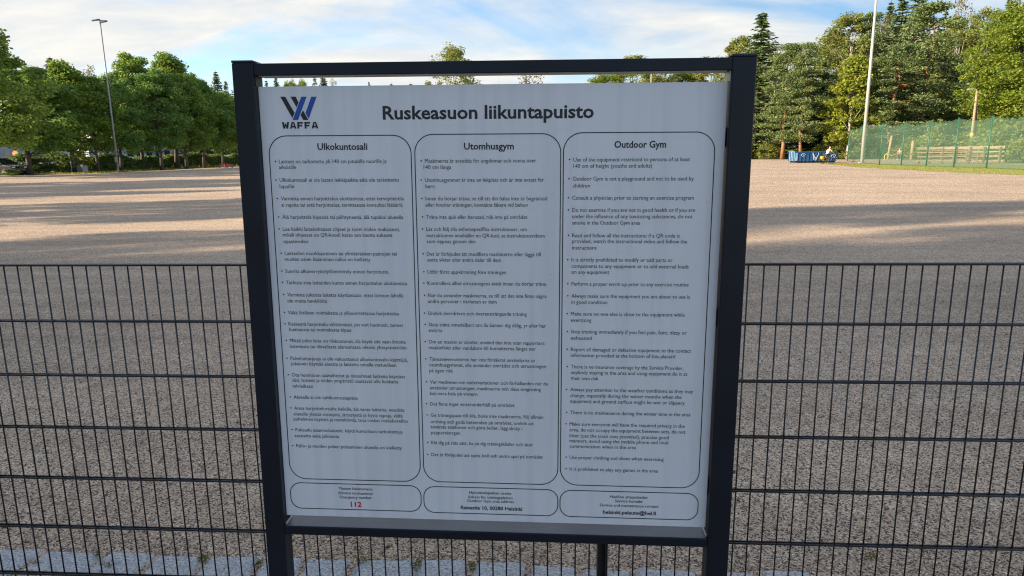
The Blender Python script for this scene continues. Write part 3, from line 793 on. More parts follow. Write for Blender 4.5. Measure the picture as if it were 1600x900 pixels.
for T, lab in ((RULES_FI, lab_fi), (RULES_SV, lab_sv), (RULES_EN, lab_en)):
    mb = text_mesh(T, 0.0085, 0.0); d = dots(T, 0.0082, 0.0017); mb.add(d.v, d.f)
    o = flat(mb, 'rules_text', M['ink_text'], panel); o['label'] = lab
for e in HEADINGS: 
    o = flat(text_mesh([e], 0.0138, 0.020), 'heading', M['ink'], panel); o['label'] = 'bold column heading reading ' + e[0]
flat(text_mesh(TITLE, 0.0270, 0.023), 'title', M['ink'], panel)['label'] = 'large bold title across the top of the panel'
for T in (CONTACT_FI, CONTACT_SV, CONTACT_EN):
    flat(text_mesh(T, 0.0070, 0.006), 'contact_text', M['ink'], panel)
flat(text_mesh(CONTACT_BOLD[:1], 0.0125, 0.03), 'emergency_number', M['red_ink'], panel)['label'] = 'red number 112'
for e in CONTACT_BOLD[1:]: flat(text_mesh([e], 0.0088, 0.022), 'contact_line', M['ink'], panel)
logo = MB()
for poly in LOGO_DARK: logo.add([(X(u), ZT, Z(v)) for u, v in poly], [tuple(range(len(poly)))])
lg = flat(logo, 'logo', M['ink'], panel)
lb = MB()
for poly in LOGO_BLUE: lb.add([(X(u), ZT-0.0003, Z(v)) for u, v in poly], [tuple(range(len(poly)))])
flat(lb, 'logo', M['blue_ink'], panel)
LW = [[(0,1),(.28,1),(.34,.45),(.42,.8),(.58,.8),(.66,.45),(.72,1),(1,1),(.84,0),(.6,0),(.5,.40),(.4,0),(.16,0)]]
LA = [[(0,0),(.30,1),(.52,1),(.27,0)], [(1,0),(.73,0),(.48,1),(.70,1)], [(.31,.18),(.69,.18),(.63,.42),(.37,.42)]]
LF = [[(0,0),(.33,0),(.33,1),(0,1)], [(.335,.74),(1,.74),(1,1),(.335,1)], [(.335,.32),(.86,.32),(.86,.57),(.335,.57)]]
lt = MB(); u0_, v0_, w0_ = LOGO_NAME
for gl, a_, b_ in ((LW, 268, 412), (LA, 425, 555), (LF, 575, 690), (LF, 720, 835), (LA, 860, 995)):
    for n_, poly in enumerate(gl):
        lt.add([(X(u0_+w0_*(a_+(b_-a_)*x-268)/727), ZT-0.00012*n_, Z(v0_)+0.0140*(y-0.5)) for x, y in poly], [tuple(range(len(poly)))])
flat(lt, 'logo', M['ink'], panel)
for (a, t, b, c) in BORDERS:
    tall = (c-t) > 0.3
    rd = 0.040 if tall else 0.026
    th = 0.0020
    def ring(off):
        pts = []
        for (cx, cz, a0) in ((b-rd, t+rd, 0), (b-rd, c-rd, 90), (a+rd, c-rd, 180), (a+rd, t+rd, 270)):
            for k in range(11):
                an = R(a0 + 9*k - 90)
                pts.append((X(cx+math.cos(an)*(rd-off)), ZT, Z(cz+math.sin(an)*(rd-off))))
        return pts
    o_, i_ = ring(-th/2), ring(th/2); n = len(o_)
    mb = MB(); mb.add(o_+i_, [(k, (k+1) % n, n+(k+1) % n, n+k) for k in range(n)])
    flat(mb, 'column_border' if tall else 'contact_border', M['ink'], panel)

# ------------------------------------------------------------------ trees
def trunk_mb(g, h, r0, lean=0.0, bend=0.03, n=7, r1=0.15):
    pts = []; x = y = 0
    for i in range(n+1):
        t = i/n
        pts.append((x, y, h*t)); x += g.uniform(-bend, bend)*h/n + lean*h/n; y += g.uniform(-bend, bend)*h/n
    return pts, [r0*(1.25 if i == 0 else 1)*(1-(1-r1)*i/n) for i in range(n+1)]
def leafy(seed, H, Wd, base_h, leaf_m, bark_m, nclump=90, nleaf=9000, leaf=0.22, r0=0.2, prof='round', droop=0.0, clump=0.13):
    g = np.random.default_rng(seed); rg = random.Random(seed)
    pts, rad = trunk_mb(rg, H*0.82, r0)
    t = g.uniform(0, 1, nclump)**0.9
    if prof == 'round': env = np.sin(np.pi*np.clip(t*0.86+0.12, 0, 1))**0.6
    elif prof == 'cone': env = (np.clip(t*5, 0, 1)**0.6)*(1-t)**0.75*1.15+0.06
    elif prof == 'tall': env = np.sin(np.pi*np.clip(t*0.80+0.16, 0, 1))**0.8
    an = g.uniform(0, 2*np.pi, nclump); rr = np.sqrt(g.uniform(0.22, 1.0, nclump))*env*Wd/2*0.9
    z = base_h + (H*0.95-base_h)*t
    C = np.stack([np.cos(an)*rr, np.sin(an)*rr, z], 1)
    C = C + g.normal(0, Wd*0.03, C.shape)
    rc = g.uniform(0.6, 1.35, nclump)*Wd*clump
    k = g.integers(0, nclump, nleaf)
    d = g.normal(0, 1, (nleaf, 3)); d /= np.linalg.norm(d, axis=1)[:, None]
    u = g.uniform(0, 1, nleaf)**0.45
    off = d*(u*rc[k])[:, None]
    off[:, 2] *= 0.72
    if droop: off[:, 2] = off[:, 2]*1.0 - droop*g.uniform(0, 1, nleaf)**1.5*rc[k]*2
    P = C[k]+off
    P[:, 2] = np.maximum(P[:, 2], base_h*0.62)
    outw = d*0.7 + np.array([0, 0, 0.5])
    V, F = cards(g, P, g.uniform(0.55, 1.1, nleaf)*leaf, 0.62, outw, 0.45)
    crown = np_mesh('crown', V, F, leaf_m)
    mb = MB(); mb.tube(pts, rad, 8)
    for i in range(min(20, nclump)):
        z0 = max(base_h*0.75, C[i, 2]*0.62); f = min(z0/(H*0.82), 1)*(len(pts)-1); a = int(min(f, len(pts)-2)); q = Vector(pts[a]).lerp(Vector(pts[a+1]), f-a)
        e = Vector(C[i]); m_ = q.lerp(e, 0.55)+Vector((0, 0, 0.04*H*rg.uniform(-0.3, 1)))
        mb.tube([q, m_, e], [r0*0.32, r0*0.2, r0*0.06], 5)
    return mb, crown, bark_m, H
def spruce(seed, H, Wd, base_h, leaf_m, bark_m, thin=1.0):
    g = np.random.default_rng(seed); rg = random.Random(seed)
    Cs = []; T = []; Sz = []; As = []
    mb = MB(); mb.tube([(0, 0, 0), (0, 0, H*0.5), (0, 0, H)], [0.26, 0.15, 0.015], 7)
    z = base_h
    while z < H*0.985:
        t = (z-base_h)/(H-base_h)
        L = Wd/2*((1-t)**0.85)*1.0+0.14
        nb_ = rg.randint(5, 8) if t < 0.85 else 4
        a0 = rg.uniform(0, 6.28)
        for i in range(nb_):
            if rg.random() > thin: continue
            a = a0+6.283*i/nb_+rg.uniform(-0.3, 0.3); l = L*rg.uniform(0.62, 1.18)
            dr = Vector((math.cos(a), math.sin(a), 0))
            sag = rg.uniform(0.22, 0.5)*(1-0.8*t)
            m = max(3, int(l/0.2))
            for j in range(m):
                s = (j+0.6)/m
                zz_ = z + l*(0.12*s - sag*s*s + 0.22*s**4)
                p = dr*l*s
                for q in range(4):
                    side = dr.cross(Vector((0, 0, 1)))*rg.uniform(-1, 1)*l*0.22*(1-s*0.6)
                    Cs.append((p.x+side.x, p.y+side.y, zz_ - rg.uniform(0, 0.16)))
                    tv = dr*rg.uniform(0.3, 1)+side.normalized()*rg.uniform(0, 0.8)+Vector((0, 0, rg.uniform(-0.75, 0.1)))
                    T.append(tv.normalized()); Sz.append(rg.uniform(0.14, 0.30))
            if i % 2 == 0: mb.tube([(0, 0, z), (dr.x*l*0.8, dr.y*l*0.8, z+l*(0.08-sag*0.64+0.07))], [0.035*(1-t)+0.008, 0.008], 4)
        z += rg.uniform(0.30, 0.62)*(1.15-0.4*t)
    Cs = np.array(Cs); T = np.array(T); Sz = np.array(Sz); n = len(Cs)
    s = np.cross(T, g.normal(0, 1, (n, 3))); s /= np.linalg.norm(s, axis=1)[:, None]
    V = np.concatenate([Cs+T*Sz[:, None], Cs+s*Sz[:, None]*0.42, Cs-T*Sz[:, None]*0.9, Cs-s*Sz[:, None]*0.42]); i = np.arange(n)
    return mb, np_mesh('crown', V, np.stack([i, i+n, i+2*n, i+3*n], 1), leaf_m), bark_m, H
def pine(seed, H, Wd, base_h, leaf_m, bark_m, nclump=70, per=130):
    g = np.random.default_rng(seed); rg = random.Random(seed)
    pts, rad = trunk_mb(rg, H*0.93, 0.24, bend=0.11)
    mb = MB(); mb.tube(pts, rad, 8)
    C = []; RC = []
    for i in range(nclump):
        t = rg.random()**0.85; z = base_h+(H*0.97-base_h)*t
        env = (min(1, t*3.5+0.45))*(1-t)**0.55
        a = rg.uniform(0, 6.283); r = Wd/2*env*math.sqrt(rg.uniform(0.12, 1))
        f = min(z/(H*0.93), 0.999)*(len(pts)-1); k = int(f); q = Vector(pts[k]).lerp(Vector(pts[min(k+1, len(pts)-1)]), f-k)
        c = q+Vector((math.cos(a)*r, math.sin(a)*r, rg.uniform(-0.1, 0.25)*r))
        C.append(tuple(c)); RC.append(rg.uniform(0.7, 1.3)*Wd*0.125)
        if i % 2 == 0: mb.tube([q-Vector((0, 0, 0.1*r)), q.lerp(c, 0.6), c], [0.06, 0.04, 0.015], 5)
    C = np.array(C); RC = np.array(RC); n = nclump*per; k = np.repeat(np.arange(nclump), per)
    d = g.normal(0, 1, (n, 3)); d /= np.linalg.norm(d, axis=1)[:, None]
    off = d*(g.uniform(0, 1, n)**0.5*RC[k])[:, None]; off[:, 2] *= 0.5
    P = C[k]+off
    T = d*0.8+g.normal(0, 0.5, (n, 3))+np.array([0, 0, 0.35]); T /= np.linalg.norm(T, axis=1)[:, None]
    s = np.cross(T, g.normal(0, 1, (n, 3))); s /= np.linalg.norm(s, axis=1)[:, None]
    Sz = g.uniform(0.09, 0.19, n)[:, None]
    V = np.concatenate([P+T*Sz, P+s*Sz*0.4, P-T*Sz, P-s*Sz*0.4]); i = np.arange(n)
    return mb, np_mesh('crown', V, np.stack([i, i+n, i+2*n, i+3*n], 1), leaf_m), bark_m, H

class Kind:
    def __init__(s, variants, name):
        s.name = name; s.vars = []
        for mb, crown, bark, H in variants:
            o = mb.build('trunk', bark, smooth=True); me = o.data; bpy.data.objects.remove(o)
            co = np.empty(len(crown.vertices)*3, np.float32); crown.vertices.foreach_get('co', co); co = co.reshape(-1, 3)
            s.vars.append((me, crown, H, float(np.percentile(np.abs(co[:, :2]), 97))*2, float(co[:, 2].max())))
        s.i = 0
    def put(s, loc, h, wd, label, group, cat='tree', name=None):
        me, cr, H, Wv, top = s.vars[s.i % len(s.vars)]; s.i += 1
        r = empty(name or s.name, loc, rng.uniform(0, 6.28))
        link_mesh('trunk', me, r); link_mesh('crown', cr, r)
        r.scale = (wd/Wv, wd/Wv, h/top)
        return tag(r, label, cat, group)
K = dict(
    lime=Kind([leafy(s, 13, 8.5, 3.0, M['lime' if s % 2 else 'lime2'], M['bark'], 160, 24000, 0.155, 0.2, prof=pr, clump=0.10) for s, pr in ((11, 'tall'), (12, 'round'), (13, 'tall'), (14, 'tall'))], 'lime_tree'),
    limey=Kind([leafy(s, 13, 7.5, 3.0, M['limeY'], M['bark'], 150, 21000, 0.155, 0.2, prof='cone' if s == 17 else 'tall', clump=0.10) for s in (17, 18)], 'lime_tree'),
    big=Kind([leafy(s, 20, 11, 3.5, M['maple'], M['bark'], 190, 34000, 0.155, 0.24, clump=0.10) for s in (21, 22)], 'maple_tree'),
    young=Kind([leafy(31, 13, 6, 2.2, M['young'], M['birchbark'], 110, 11000, 0.18, 0.13, prof='cone')], 'maple_tree'),
    birch=Kind([leafy(s, 21, 8, 4, M['birch'], M['birchbark'], 140, 15000, 0.165, 0.16, prof='tall', droop=0.35, clump=0.095) for s in (41, 42, 43)], 'birch_tree'),
    thin=Kind([leafy(s, 21, 8, 4, M['brown'], M['birchbark'], 70, 3800, 0.17, 0.14, prof='tall', droop=0.5, clump=0.11) for s in (45,)], 'birch_tree'),
    weep=Kind([leafy(47, 22, 9, 5, M['birch'], M['birchbark'], 120, 12000, 0.16, 0.2, prof='tall', droop=0.9, clump=0.085)], 'birch_tree'),
    spruce=Kind([spruce(51, 22, 6.0, 2.0, M['spruce'], M['bark'], 0.92), spruce(52, 22, 6.5, 1.5, M['spruce'], M['bark'], 0.85), spruce(53, 22, 5.5, 3, M['spruce'], M['bark'], 0.7)], 'spruce_tree'),
    pine=Kind([pine(s, 20, 8.5, 3.2, M['pine'], M['pinebark'], 100, 210) for s in (61, 62, 63)], 'pine_tree'),
    bush=Kind([leafy(s, 2.2, 3.2, 0.35, M['shrub'], M['bark'], 40, 2600, 0.11, 0.04, clump=0.16) for s in (71, 72, 73)], 'bush'),
)
def tree(kind, px, py, wpx, d, label, group):
    if kind == 'spruce': wpx *= 1.45
    p = at(px, py, d)
    return K[kind].put((p.x, p.y, 0), p.z, wpx*d/FOC, label, group)
GL, GR, GF, GH = 'trees in the row along the left edge of the field', 'trees at the edge of the wood on the right', 'treetops showing through the gap over the panel', 'trees standing out of the picture to the left'
# left row
for a in [('lime', -62, 20, 170, 52, 'nearest tall green tree in the left row, cut by the picture edge'),
          ('lime', 22, 98, 135, 63, 'broad dark green lime tree behind the black car, second from the left edge'),
          ('limey', 92, 90, 92, 68, 'lime tree with a sunlit yellow top left of the grey light mast'),
          ('lime', 134, 114, 84, 70, 'lower dark lime tree directly behind the concrete block'),
          ('lime', 172, 112, 84, 73, 'lime tree standing right behind the grey light mast'),
          ('limey', 203, 80, 84, 79, 'tall lime tree just right of the grey light mast'),
          ('limey', 258, 78, 92, 84, 'tallest lime tree in the left row, halfway between mast and sign'),
          ('lime', 277, 114, 86, 82, 'lime tree with a thick double trunk near the white building'),
          ('lime', 306, 122, 76, 86, 'lime tree in front of the white building, third from the sign'),
          ('lime', 338, 140, 70, 90, 'lime tree behind the red barriers, next to the sign post'),
          ('lime', 236, 104, 84, 77, 'lower lime tree in front of the two tallest ones, right of the mast'), ('limey', 300, 112, 50, 93, 'small sunlit lime top behind the limes by the white building')]:
    tree(*a, GL)
for px, py, wpx, d in ((372, 142, 66, 94), (405, 146, 62, 98), (440, 150, 60, 102)):
    tree('lime', px, py, wpx, d, 'lime tree at the end of the left row, behind the notice board', GL)
for a in [('spruce', 78, 90, 40, 112, 'dark spruce top behind the lime trees, furthest left'), ('thin', 136, 100, 46, 108, 'thin brownish tree behind the limes, left of the grey mast'), ('thin', 55, 104, 40, 112, 'thin pale tree behind the limes near the left edge'),
          ('spruce', 287, 106, 30, 118, 'dark spruce top peeking out right of the tallest lime'), ('spruce', 299, 118, 26, 118, 'small spruce top between two limes left of the sign'),
          ('spruce', 337, 112, 26, 120, 'slender spruce top standing highest beside the sign post'), ('spruce', 352, 127, 22, 122, 'second small spruce top beside the sign post'), ('spruce', 368, 127, 26, 124, 'spruce top touching the sign frame on its left')]:
    tree(*a, 'trees behind the row of limes')
# gap over the panel and behind the board
for a in [('spruce', 416, 126, 16, 140, 'small grey green conifer tip at the left end of the gap above the panel'), ('spruce', 431, 122, 24, 140, 'second conifer tip from the left in the gap above the panel'), ('big', 452, 122, 34, 135, 'yellow green round treetop in the gap above the logo'),
          ('big', 470, 121, 30, 138, 'yellow green treetop right of the logo in the gap'), ('spruce', 491, 119, 18, 140, 'pointed conifer tip left of a darker pair in the gap'), ('spruce', 505, 119, 30, 140, 'dark wider conifer tip in the gap left of the title'), ('thin', 521, 121, 22, 142, 'bare thin treetop in the gap left of the title'),
          ('spruce', 576, 128, 14, 170, 'very small far conifer tip in the gap over the title start'), ('spruce', 612, 131, 22, 170, 'far conifer tip just reaching over the panel'), ('spruce', 642, 131, 26, 170, 'far conifer tip left of the tall birch'),
          ('weep', 705, 66, 82, 128, 'tall airy weeping birch rising above the top rail of the sign'), ('thin', 828, 111, 74, 135, 'rounded brownish treetop in the gap right of the birch'),
          ('big', 948, 112, 84, 132, 'dark green treetop at the left end of the tree bank in the gap'), ('birch', 990, 84, 84, 138, 'treetop that peeks just above the top rail right of middle'), ('birch', 1030, 100, 84, 130, 'green treetop behind the thin white mast'), ('big', 1070, 102, 92, 134, 'broad green treetop right of the thin white mast'), ('birch', 1118, 86, 84, 130, 'yellow green treetop near the right sign post')]:
    tree(*a, GF)
for px in range(470, 1130, 55):
    tree('birch' if px % 2 else 'lime', px, 158+rng.uniform(-6, 8), 62, 122+rng.uniform(-5, 8), 'leafy tree at the far end of the field, behind the notice board', 'trees hidden behind the notice board')
# wood on the right
for a in [('birch', 1158, 54, 66, 120, 'yellow green birch left of the tall spruce, behind the right sign post'), ('spruce', 1192, 20, 62, 108, 'tall narrow dark spruce right beside the sign post'), ('thin', 1214, 60, 36, 122, 'brownish thin tree right of the tall narrow spruce'),
          ('pine', 1234, 66, 74, 101, 'pine behind the left end of the blue container'), ('pine', 1264, 64, 66, 99, 'pine with an orange trunk behind the blue container'), ('spruce', 1262, 80, 60, 112, 'dark spruce behind the two pines at the container'),
          ('birch', 1300, 52, 56, 124, 'tall thin leafy tree left of the big birch'), ('birch', 1332, 17, 90, 118, 'big dense birch rising behind the bright maple'), ('young', 1337, 84, 62, 96, 'bright yellow green young maple in front of the wood'),
          ('pine', 1362, 16, 56, 116, 'dark pine top left of the white mast'), ('thin', 1384, 22, 34, 126, 'orange brown dry treetop right of the white mast'), ('spruce', 1393, 3, 40, 130, 'thin sparse spruce top near the white mast'),
          ('spruce', 1413, -10, 50, 122, 'tall spruce with a cut off top, left one of two'), ('spruce', 1437, -14, 56, 120, 'tall spruce with a cut off top, right one of two'), ('pine', 1461, 2, 104, 100, 'wide dense pine with orange trunk behind the netting'), ('pine', 1412, 66, 110, 96, 'lower spreading pine directly behind the netting corner'),
          ('thin', 1506, -12, 50, 128, 'dry brown birch top cut by the upper edge'), ('birch', 1504, 22, 62, 108, 'yellow green birch above the wooden lamp pole'), ('birch', 1548, 10, 66, 110, 'pale green birch right of the lamp pole'), ('spruce', 1581, -4, 44, 124, 'dark spruce tip left of the big maple'),
          ('big', 1604, -2, 132, 80, 'big sunlit maple at the right edge of the picture'), ('big', 1668, -30, 150, 76, 'tall maple just outside the right edge of the picture'), ('pine', 1508, 92, 90, 104, 'shaded pine behind the lamp pole'),
          ('spruce', 1349, 30, 34, 124, 'slender spruce between the big birch and the white mast'), ('spruce', 1478, 18, 38, 114, 'slender spruce just right of the wide dense pine'), ('spruce', 1526, 30, 40, 118, 'slender dark spruce between the two pale birches'), ('spruce', 1290, 96, 36, 114, 'slender spruce left of the bright young maple')]:
    tree(*a, GR)
for i, px in enumerate(range(1150, 1700, 27)):
    tree(('spruce', 'birch', 'pine', 'spruce')[i % 4], px+rng.uniform(-6, 6), (70 if px < 1300 else 50)+rng.uniform(-6, 26) + (40 if 1210 < px < 1310 else 0), 60, 136+rng.uniform(-4, 10), 'tree deep in the wood on the right, mostly covered by the trees in front', 'trees deep in the wood')
# thin birch stems at the wood's edge
for px, d, hp, lab in ((1203, 108, 200, 'thin pale birch stem left of the container'), (1302, 104, 190, 'thin white stem in the dark wood above the container'), (1307, 105, 192, 'second thin white stem in the dark wood above the container'), (1313, 104, 190, 'third thin stem, nearest to the bright maple'), (1222, 110, 186, 'thin stem between the pines'), (1195, 112, 205, 'thin stem under the tall spruce')):
    p = at(px, hp-60, d)
    K['thin'].put(base(px, d), p.z, 2.6, lab, 'thin stems at the edge of the wood')
# trees that shade the near half of the field
for (x, y, h, wd) in [(-30, -29, 16, 10), (-29, -22, 16, 10), (-30, -15, 16, 10), (-29, -8.5, 16, 8.5), (-31, -4.2, 16.5, 6), (-30, -0.6, 9.5, 5.5), (-30, 2.6, 17.5, 4.6), (-30, 11.8, 10.5, 5.2), (-31, 16.0, 8.5, 3.0),
                      (-38, -27, 17, 11), (-38, -19, 17, 11), (-39, -11, 17, 10), (-35.5, -6.5, 15, 8), (-24, -5.2, 11.5, 6.5), (-24, -10.5, 13, 6), (-20, -18, 11, 8), (-19, -11, 11, 7), (-24, -25, 13, 9),
                      (-50, 17, 12.5, 5.5), (-50, 23.5, 12.5, 8), (-51, 29.5, 12.5, 8), (-52, 52, 13, 8)]:
    K['lime'].put((x, y, 0), h, wd, 'tall lime tree in the row outside the left picture edge', GH)

# bushes and hedge
def hedge_mesh(seed, P0, P1, h, wd, n):
    g = np.random.default_rng(seed); L = (P1-P0).length; d = (P1-P0).normalized(); s = Vector((-d.y, d.x, 0))
    t = g.uniform(0, 1, n); hh = h*(0.82+0.18*np.sin(t*L*0.9+g.uniform(0, 6))*np.sin(t*L*0.37+1)+g.normal(0, 0.05, n))
    a = g.uniform(0, np.pi, n); r = g.uniform(0.72, 1.02, n)
    lat = np.cos(a)*wd/2*r; z = np.clip(np.sin(a)**0.55*hh*r, 0.05, None)
    P = np.outer(t*L, np.array(d)) + np.outer(lat, np.array(s)) + np.stack([0*t, 0*t, z], 1)
    ow = np.outer(np.cos(a), np.array(s)) + np.stack([0*t, 0*t, np.sin(a)], 1)
    V, F = cards(g, P, g.uniform(0.09, 0.19, n), 0.65, ow, 0.5)
    return np_mesh('foliage', V, F, M['hedge'])
hg = empty('hedge', base(132, 72)); tag(hg, 'long clipped dark green hedge in front of the parked cars', 'hedge')
hpts = [(134, 71.5), (185, 75), (240, 82), (300, 91), (368, 102), (440, 114)]
hp = [base(p, d) for p, d in hpts]
for i in range(len(hp)-1):
    o = link_mesh('foliage', hedge_mesh(90+i, hp[i], hp[i+1], (1.75, 1.75, 1.8, 1.85, 1.9)[i], 1.8, 8000), hg); o.location = hp[i]-hp[0]
st = MB()
for i in range(len(hp)-1):
    for k in range(10):
        q = hp[i].lerp(hp[i+1], k/10)-hp[0]; st.tube([(q.x, q.y, 0), (q.x+rng.uniform(-.2, .2), q.y+rng.uniform(-.2, .2), 1.2)], [0.04, 0.015], 5)
st.build('stem', M['bark'], hg)
M_h = K['bush'].vars
hb = Kind([leafy(s, 2.2, 3.2, 0.3, M['hedge'], M['bark'], 40, 3000, 0.11, 0.04, clump=0.16) for s in (75, 76)], 'bush')
for px, d, h, wd, lab in ((14, 60.6, 0.65, 1.3, 'small light bush in front of the black car'), (26, 63.5, 1.0, 1.8, 'small bush beside the black car'), (38, 66, 2.1, 3.0, 'dark round bush under the second lime tree'), (58, 67, 1.7, 3.0, 'low dark bush between two rounder bushes'), (88, 68, 2.2, 3.6, 'large round dark bush left of the concrete block'), (104, 70, 1.7, 2.0, 'narrow dark bush beside the lime trunk')):
    hb.put(base(px, d), h, wd, lab, 'bushes left of the hedge', 'bush')
K['bush'].put(base(122, 71), 2.3, 2.3, 'light green bush above the concrete block', 'bushes left of the hedge', 'bush')
bl = ['sunlit yellow green bush at the edge of the wood', 'bush at the edge of the wood behind the netting']
for i in range(30):
    px = 1168 + i*17 + rng.uniform(-6, 6)
    d = (106 if px < 1300 else 98 if px < 1420 else 88) + rng.uniform(-2, 6)
    K['bush'].put(base(px, d), rng.uniform(1.4, 3.2) + (1.5 if px > 1330 else 0), rng.uniform(3, 5), bl[0] if px < 1345 else bl[1], 'bushes at the edge of the wood', 'bush')
for px, d, h, wd, lab in ((1575, 68, 3.6, 5.5, 'tall light green bush behind the right end of the rail fence'), (1602, 64, 4.0, 6.0, 'big green bush behind the netting at the right picture edge'), (1648, 62, 4.2, 7, 'green bush outside the right picture edge'), (1545, 82, 3.0, 6, 'green bush behind the wooden rail fence'), (1480, 86, 3.0, 7, 'low green bush behind the rail fence middle')):
    K['bush'].put(base(px, d), h, wd, lab, 'bushes behind the netting', 'bush')

# ------------------------------------------------------------------ light masts
p = base(1349, 70.5); top = at(1376, -18, 70.5)
mast = empty('light_mast', p); tag(mast, 'tall white light mast rising out of the picture beside the netting', 'light mast')
mb = MB(); mb.tube([(0, 0, 0), (0, 0, 9), (0, 0, 19.5)], [0.185, 0.14, 0.085], 14); mb.build('pole', M['pole'], mast, smooth=True)
mb = MB(); mb.box(-0.3, 0.3, -0.3, 0.3, 0, 0.12); mb.build('base_plate', M['concrete'], mast, bevel=0.02)
mb = MB(); mb.beam((-1.4, 0, 19.4), (1.4, 0, 19.4), 0.1, 0.1); mb.build('crossarm', M['pole'], mast)
for x in (-1.2, 1.2):
    MB().box(x-0.35, x+0.35, -0.3, 0.25, 19.5, 19.75).build('floodlight', M['lampgrey'], mast, bevel=0.03)
p = base(182, 68.5); h = at(158.5, 32, 68.5).z
mast = empty('light_mast', p); tag(mast, 'grey floodlight mast with two lamps in front of the lime trees', 'light mast')
mb = MB(); mb.tube([(0, 0, 0), (0, 0, h*0.45), (0, 0, h)], [0.105, 0.08, 0.05], 12); mb.build('pole', M['polegrey'], mast, smooth=True)
mb = MB(); mb.beam((-0.42, 0, h+0.05), (0.55, 0, h-0.02), 0.08, 0.07); mb.build('crossarm', M['lampgrey'], mast)
for x, zz_, a in ((-0.30, 0.05, -6), (0.42, -0.12, -10)):
    fl = MB().box(-0.27, 0.27, -0.34, 0.2, -0.09, 0.06, Matrix.Translation((x, -0.1, h+zz_)) @ Matrix.Rotation(R(a), 4, 'Y') @ Matrix.Rotation(R(14), 4, 'X')).build('floodlight', M['lampgrey'], mast, bevel=0.03)
    MB().box(-0.22, 0.22, -0.30, 0.15, -0.10, -0.085, Matrix.Translation((x, -0.1, h+zz_)) @ Matrix.Rotation(R(a), 4, 'Y') @ Matrix.Rotation(R(14), 4, 'X')).build('lamp_glass', M['lens'], fl)
MB().box(-0.12, 0.12, -0.22, -0.1, 1.0, 1.5).build('switch_box', M['polegrey'], mast, bevel=0.01)
for px, py, d, r, lab in ((1018, 104, 96, 0.07, 'thin white mast top in the gap near the right sign post'), (779, 112, 150, 0.05, 'hair thin grey mast in the gap right of the birch')):
    q = at(px, py, d); m_ = empty('flag_pole', (q.x, q.y, 0)); tag(m_, lab, 'mast')
    MB().tube([(0, 0, 0), (0, 0, q.z)], [r*1.3, r], 8).build('pole', M['pole'], m_, smooth=True)
    MB().tube([(0, 0, q.z), (0, 0, q.z+0.12)], [r*1.6, r*0.6], 8).build('cap', M['pole'], m_)

# ------------------------------------------------------------------ green netting
NP = [(1344, 255.0), (1374, 257.6), (1408, 258.4), (1447, 260.2), (1490, 261.6), (1541, 263.3), (1604, 266), (1690, 270)]
nb_ = [ground(px, py) for px, py in NP]
net = empty('ball_net_fence', nb_[0]); tag(net, 'tall green see through ball netting on green posts by the lawn', 'fence')
NH = [3.7, 3.65, 3.6, 3.55, 3.65, 3.6, 3.6, 3.6]
corner_back = nb_[0] + Vector((3.6, 12.0, 0))
seq = [corner_back] + nb_
hs_ = [3.7] + NH
for q, h in zip(seq, hs_):
    r = q-nb_[0]
    MB().tube([(r.x, r.y, -0.1), (r.x, r.y, h+0.08)], 0.055, 8).build('post', M['greenpost'], net, smooth=True)
mb = MB(); wr = MB()
for (a, ha), (b, hb_) in zip(list(zip(seq, hs_))[:-1], list(zip(seq, hs_))[1:]):
    n = 16; A = a-nb_[0]; B = b-nb_[0]
    for i in range(n):
        t0, t1 = i/n, (i+1)/n
        f = lambda t: ha+(hb_-ha)*t - 0.22*math.sin(math.pi*t) + 0.06*math.sin(t*37+ha*9)
        p0, p1 = A.lerp(B, t0), A.lerp(B, t1)
        mb.add([(p0.x, p0.y, 0.05), (p1.x, p1.y, 0.05), (p1.x, p1.y, f(t1)), (p0.x, p0.y, f(t0))], [(0, 1, 2, 3)])
    wr.tube([(A.x, A.y, 0.06), (B.x, B.y, 0.06)], 0.012, 5)
    k = 8
    wr.tube([(A.lerp(B, i/k).x, A.lerp(B, i/k).y, ha+(hb_-ha)*i/k-0.20*math.sin(math.pi*i/k)) for i in range(k+1)], 0.012, 5)
mb.build('netting', M['net'], net); wr.build('tension_wire', M['greenpost'], net)
r = at(1381, 199, 70)-nb_[0]
MB().tube([(0.2, 0, 3.68), (2.3, 0.6, 3.68)], 0.05, 8).build('top_bar', M['pole'], net)

# ------------------------------------------------------------------ rail fences, lamp pole, posts behind the netting
def rail_fence(pxs, d0, d1, h, nr, label, wide_top, mt):
    P = [base(px, d0+(d1-d0)*i/(len(pxs)-1)) for i, px in enumerate(pxs)]
    f = empty('rail_fence', P[0]); tag(f, label, 'rail fence', 'wooden rail fences behind the netting')
    for q in P:
        r = q-P[0]; MB().box(r.x-0.07, r.x+0.07, r.y-0.07, r.y+0.07, -0.1, h+rng.uniform(0, 0.05)).build('post', M['wood_dark'], f, bevel=0.01)
    for k in range(nr):
        z = h*(k+0.75)/(nr-0.1); a = P[0]-P[0]; b = P[-1]-P[0]
        off = Vector((0, -0.11, 0))
        MB().beam(a+off+Vector((-0.3, 0, z-0.02)), b+off+Vector((0.3, 0, z+0.03)), 0.06, 0.24 if (k == nr-1 and wide_top) else 0.11).build('rail', mt, f)
    return f
rail_fence([1438, 1455, 1475, 1495, 1517, 1539, 1564], 66, 62, 1.5, 4, 'long weathered wooden rail fence behind the netting', True, M['wood'])
rail_fence([1452, 1472, 1492, 1512, 1530], 71, 68, 1.25, 3, 'second shorter wooden rail fence behind the longer one', False, M['wood_dark'])
q = base(1516.5, 78); h = at(1527.5, 142, 78).z
lp = empty('street_lamp', q); tag(lp, 'wooden lamp pole with a white lamp arm and yellow marker behind the rail fence', 'street lamp')
MB().tube([(0, 0, -0.1), (0.02, 0, h*0.5), (0, 0, h)], [0.17, 0.145, 0.11], 10).build('pole', M['wood'], lp, smooth=True)
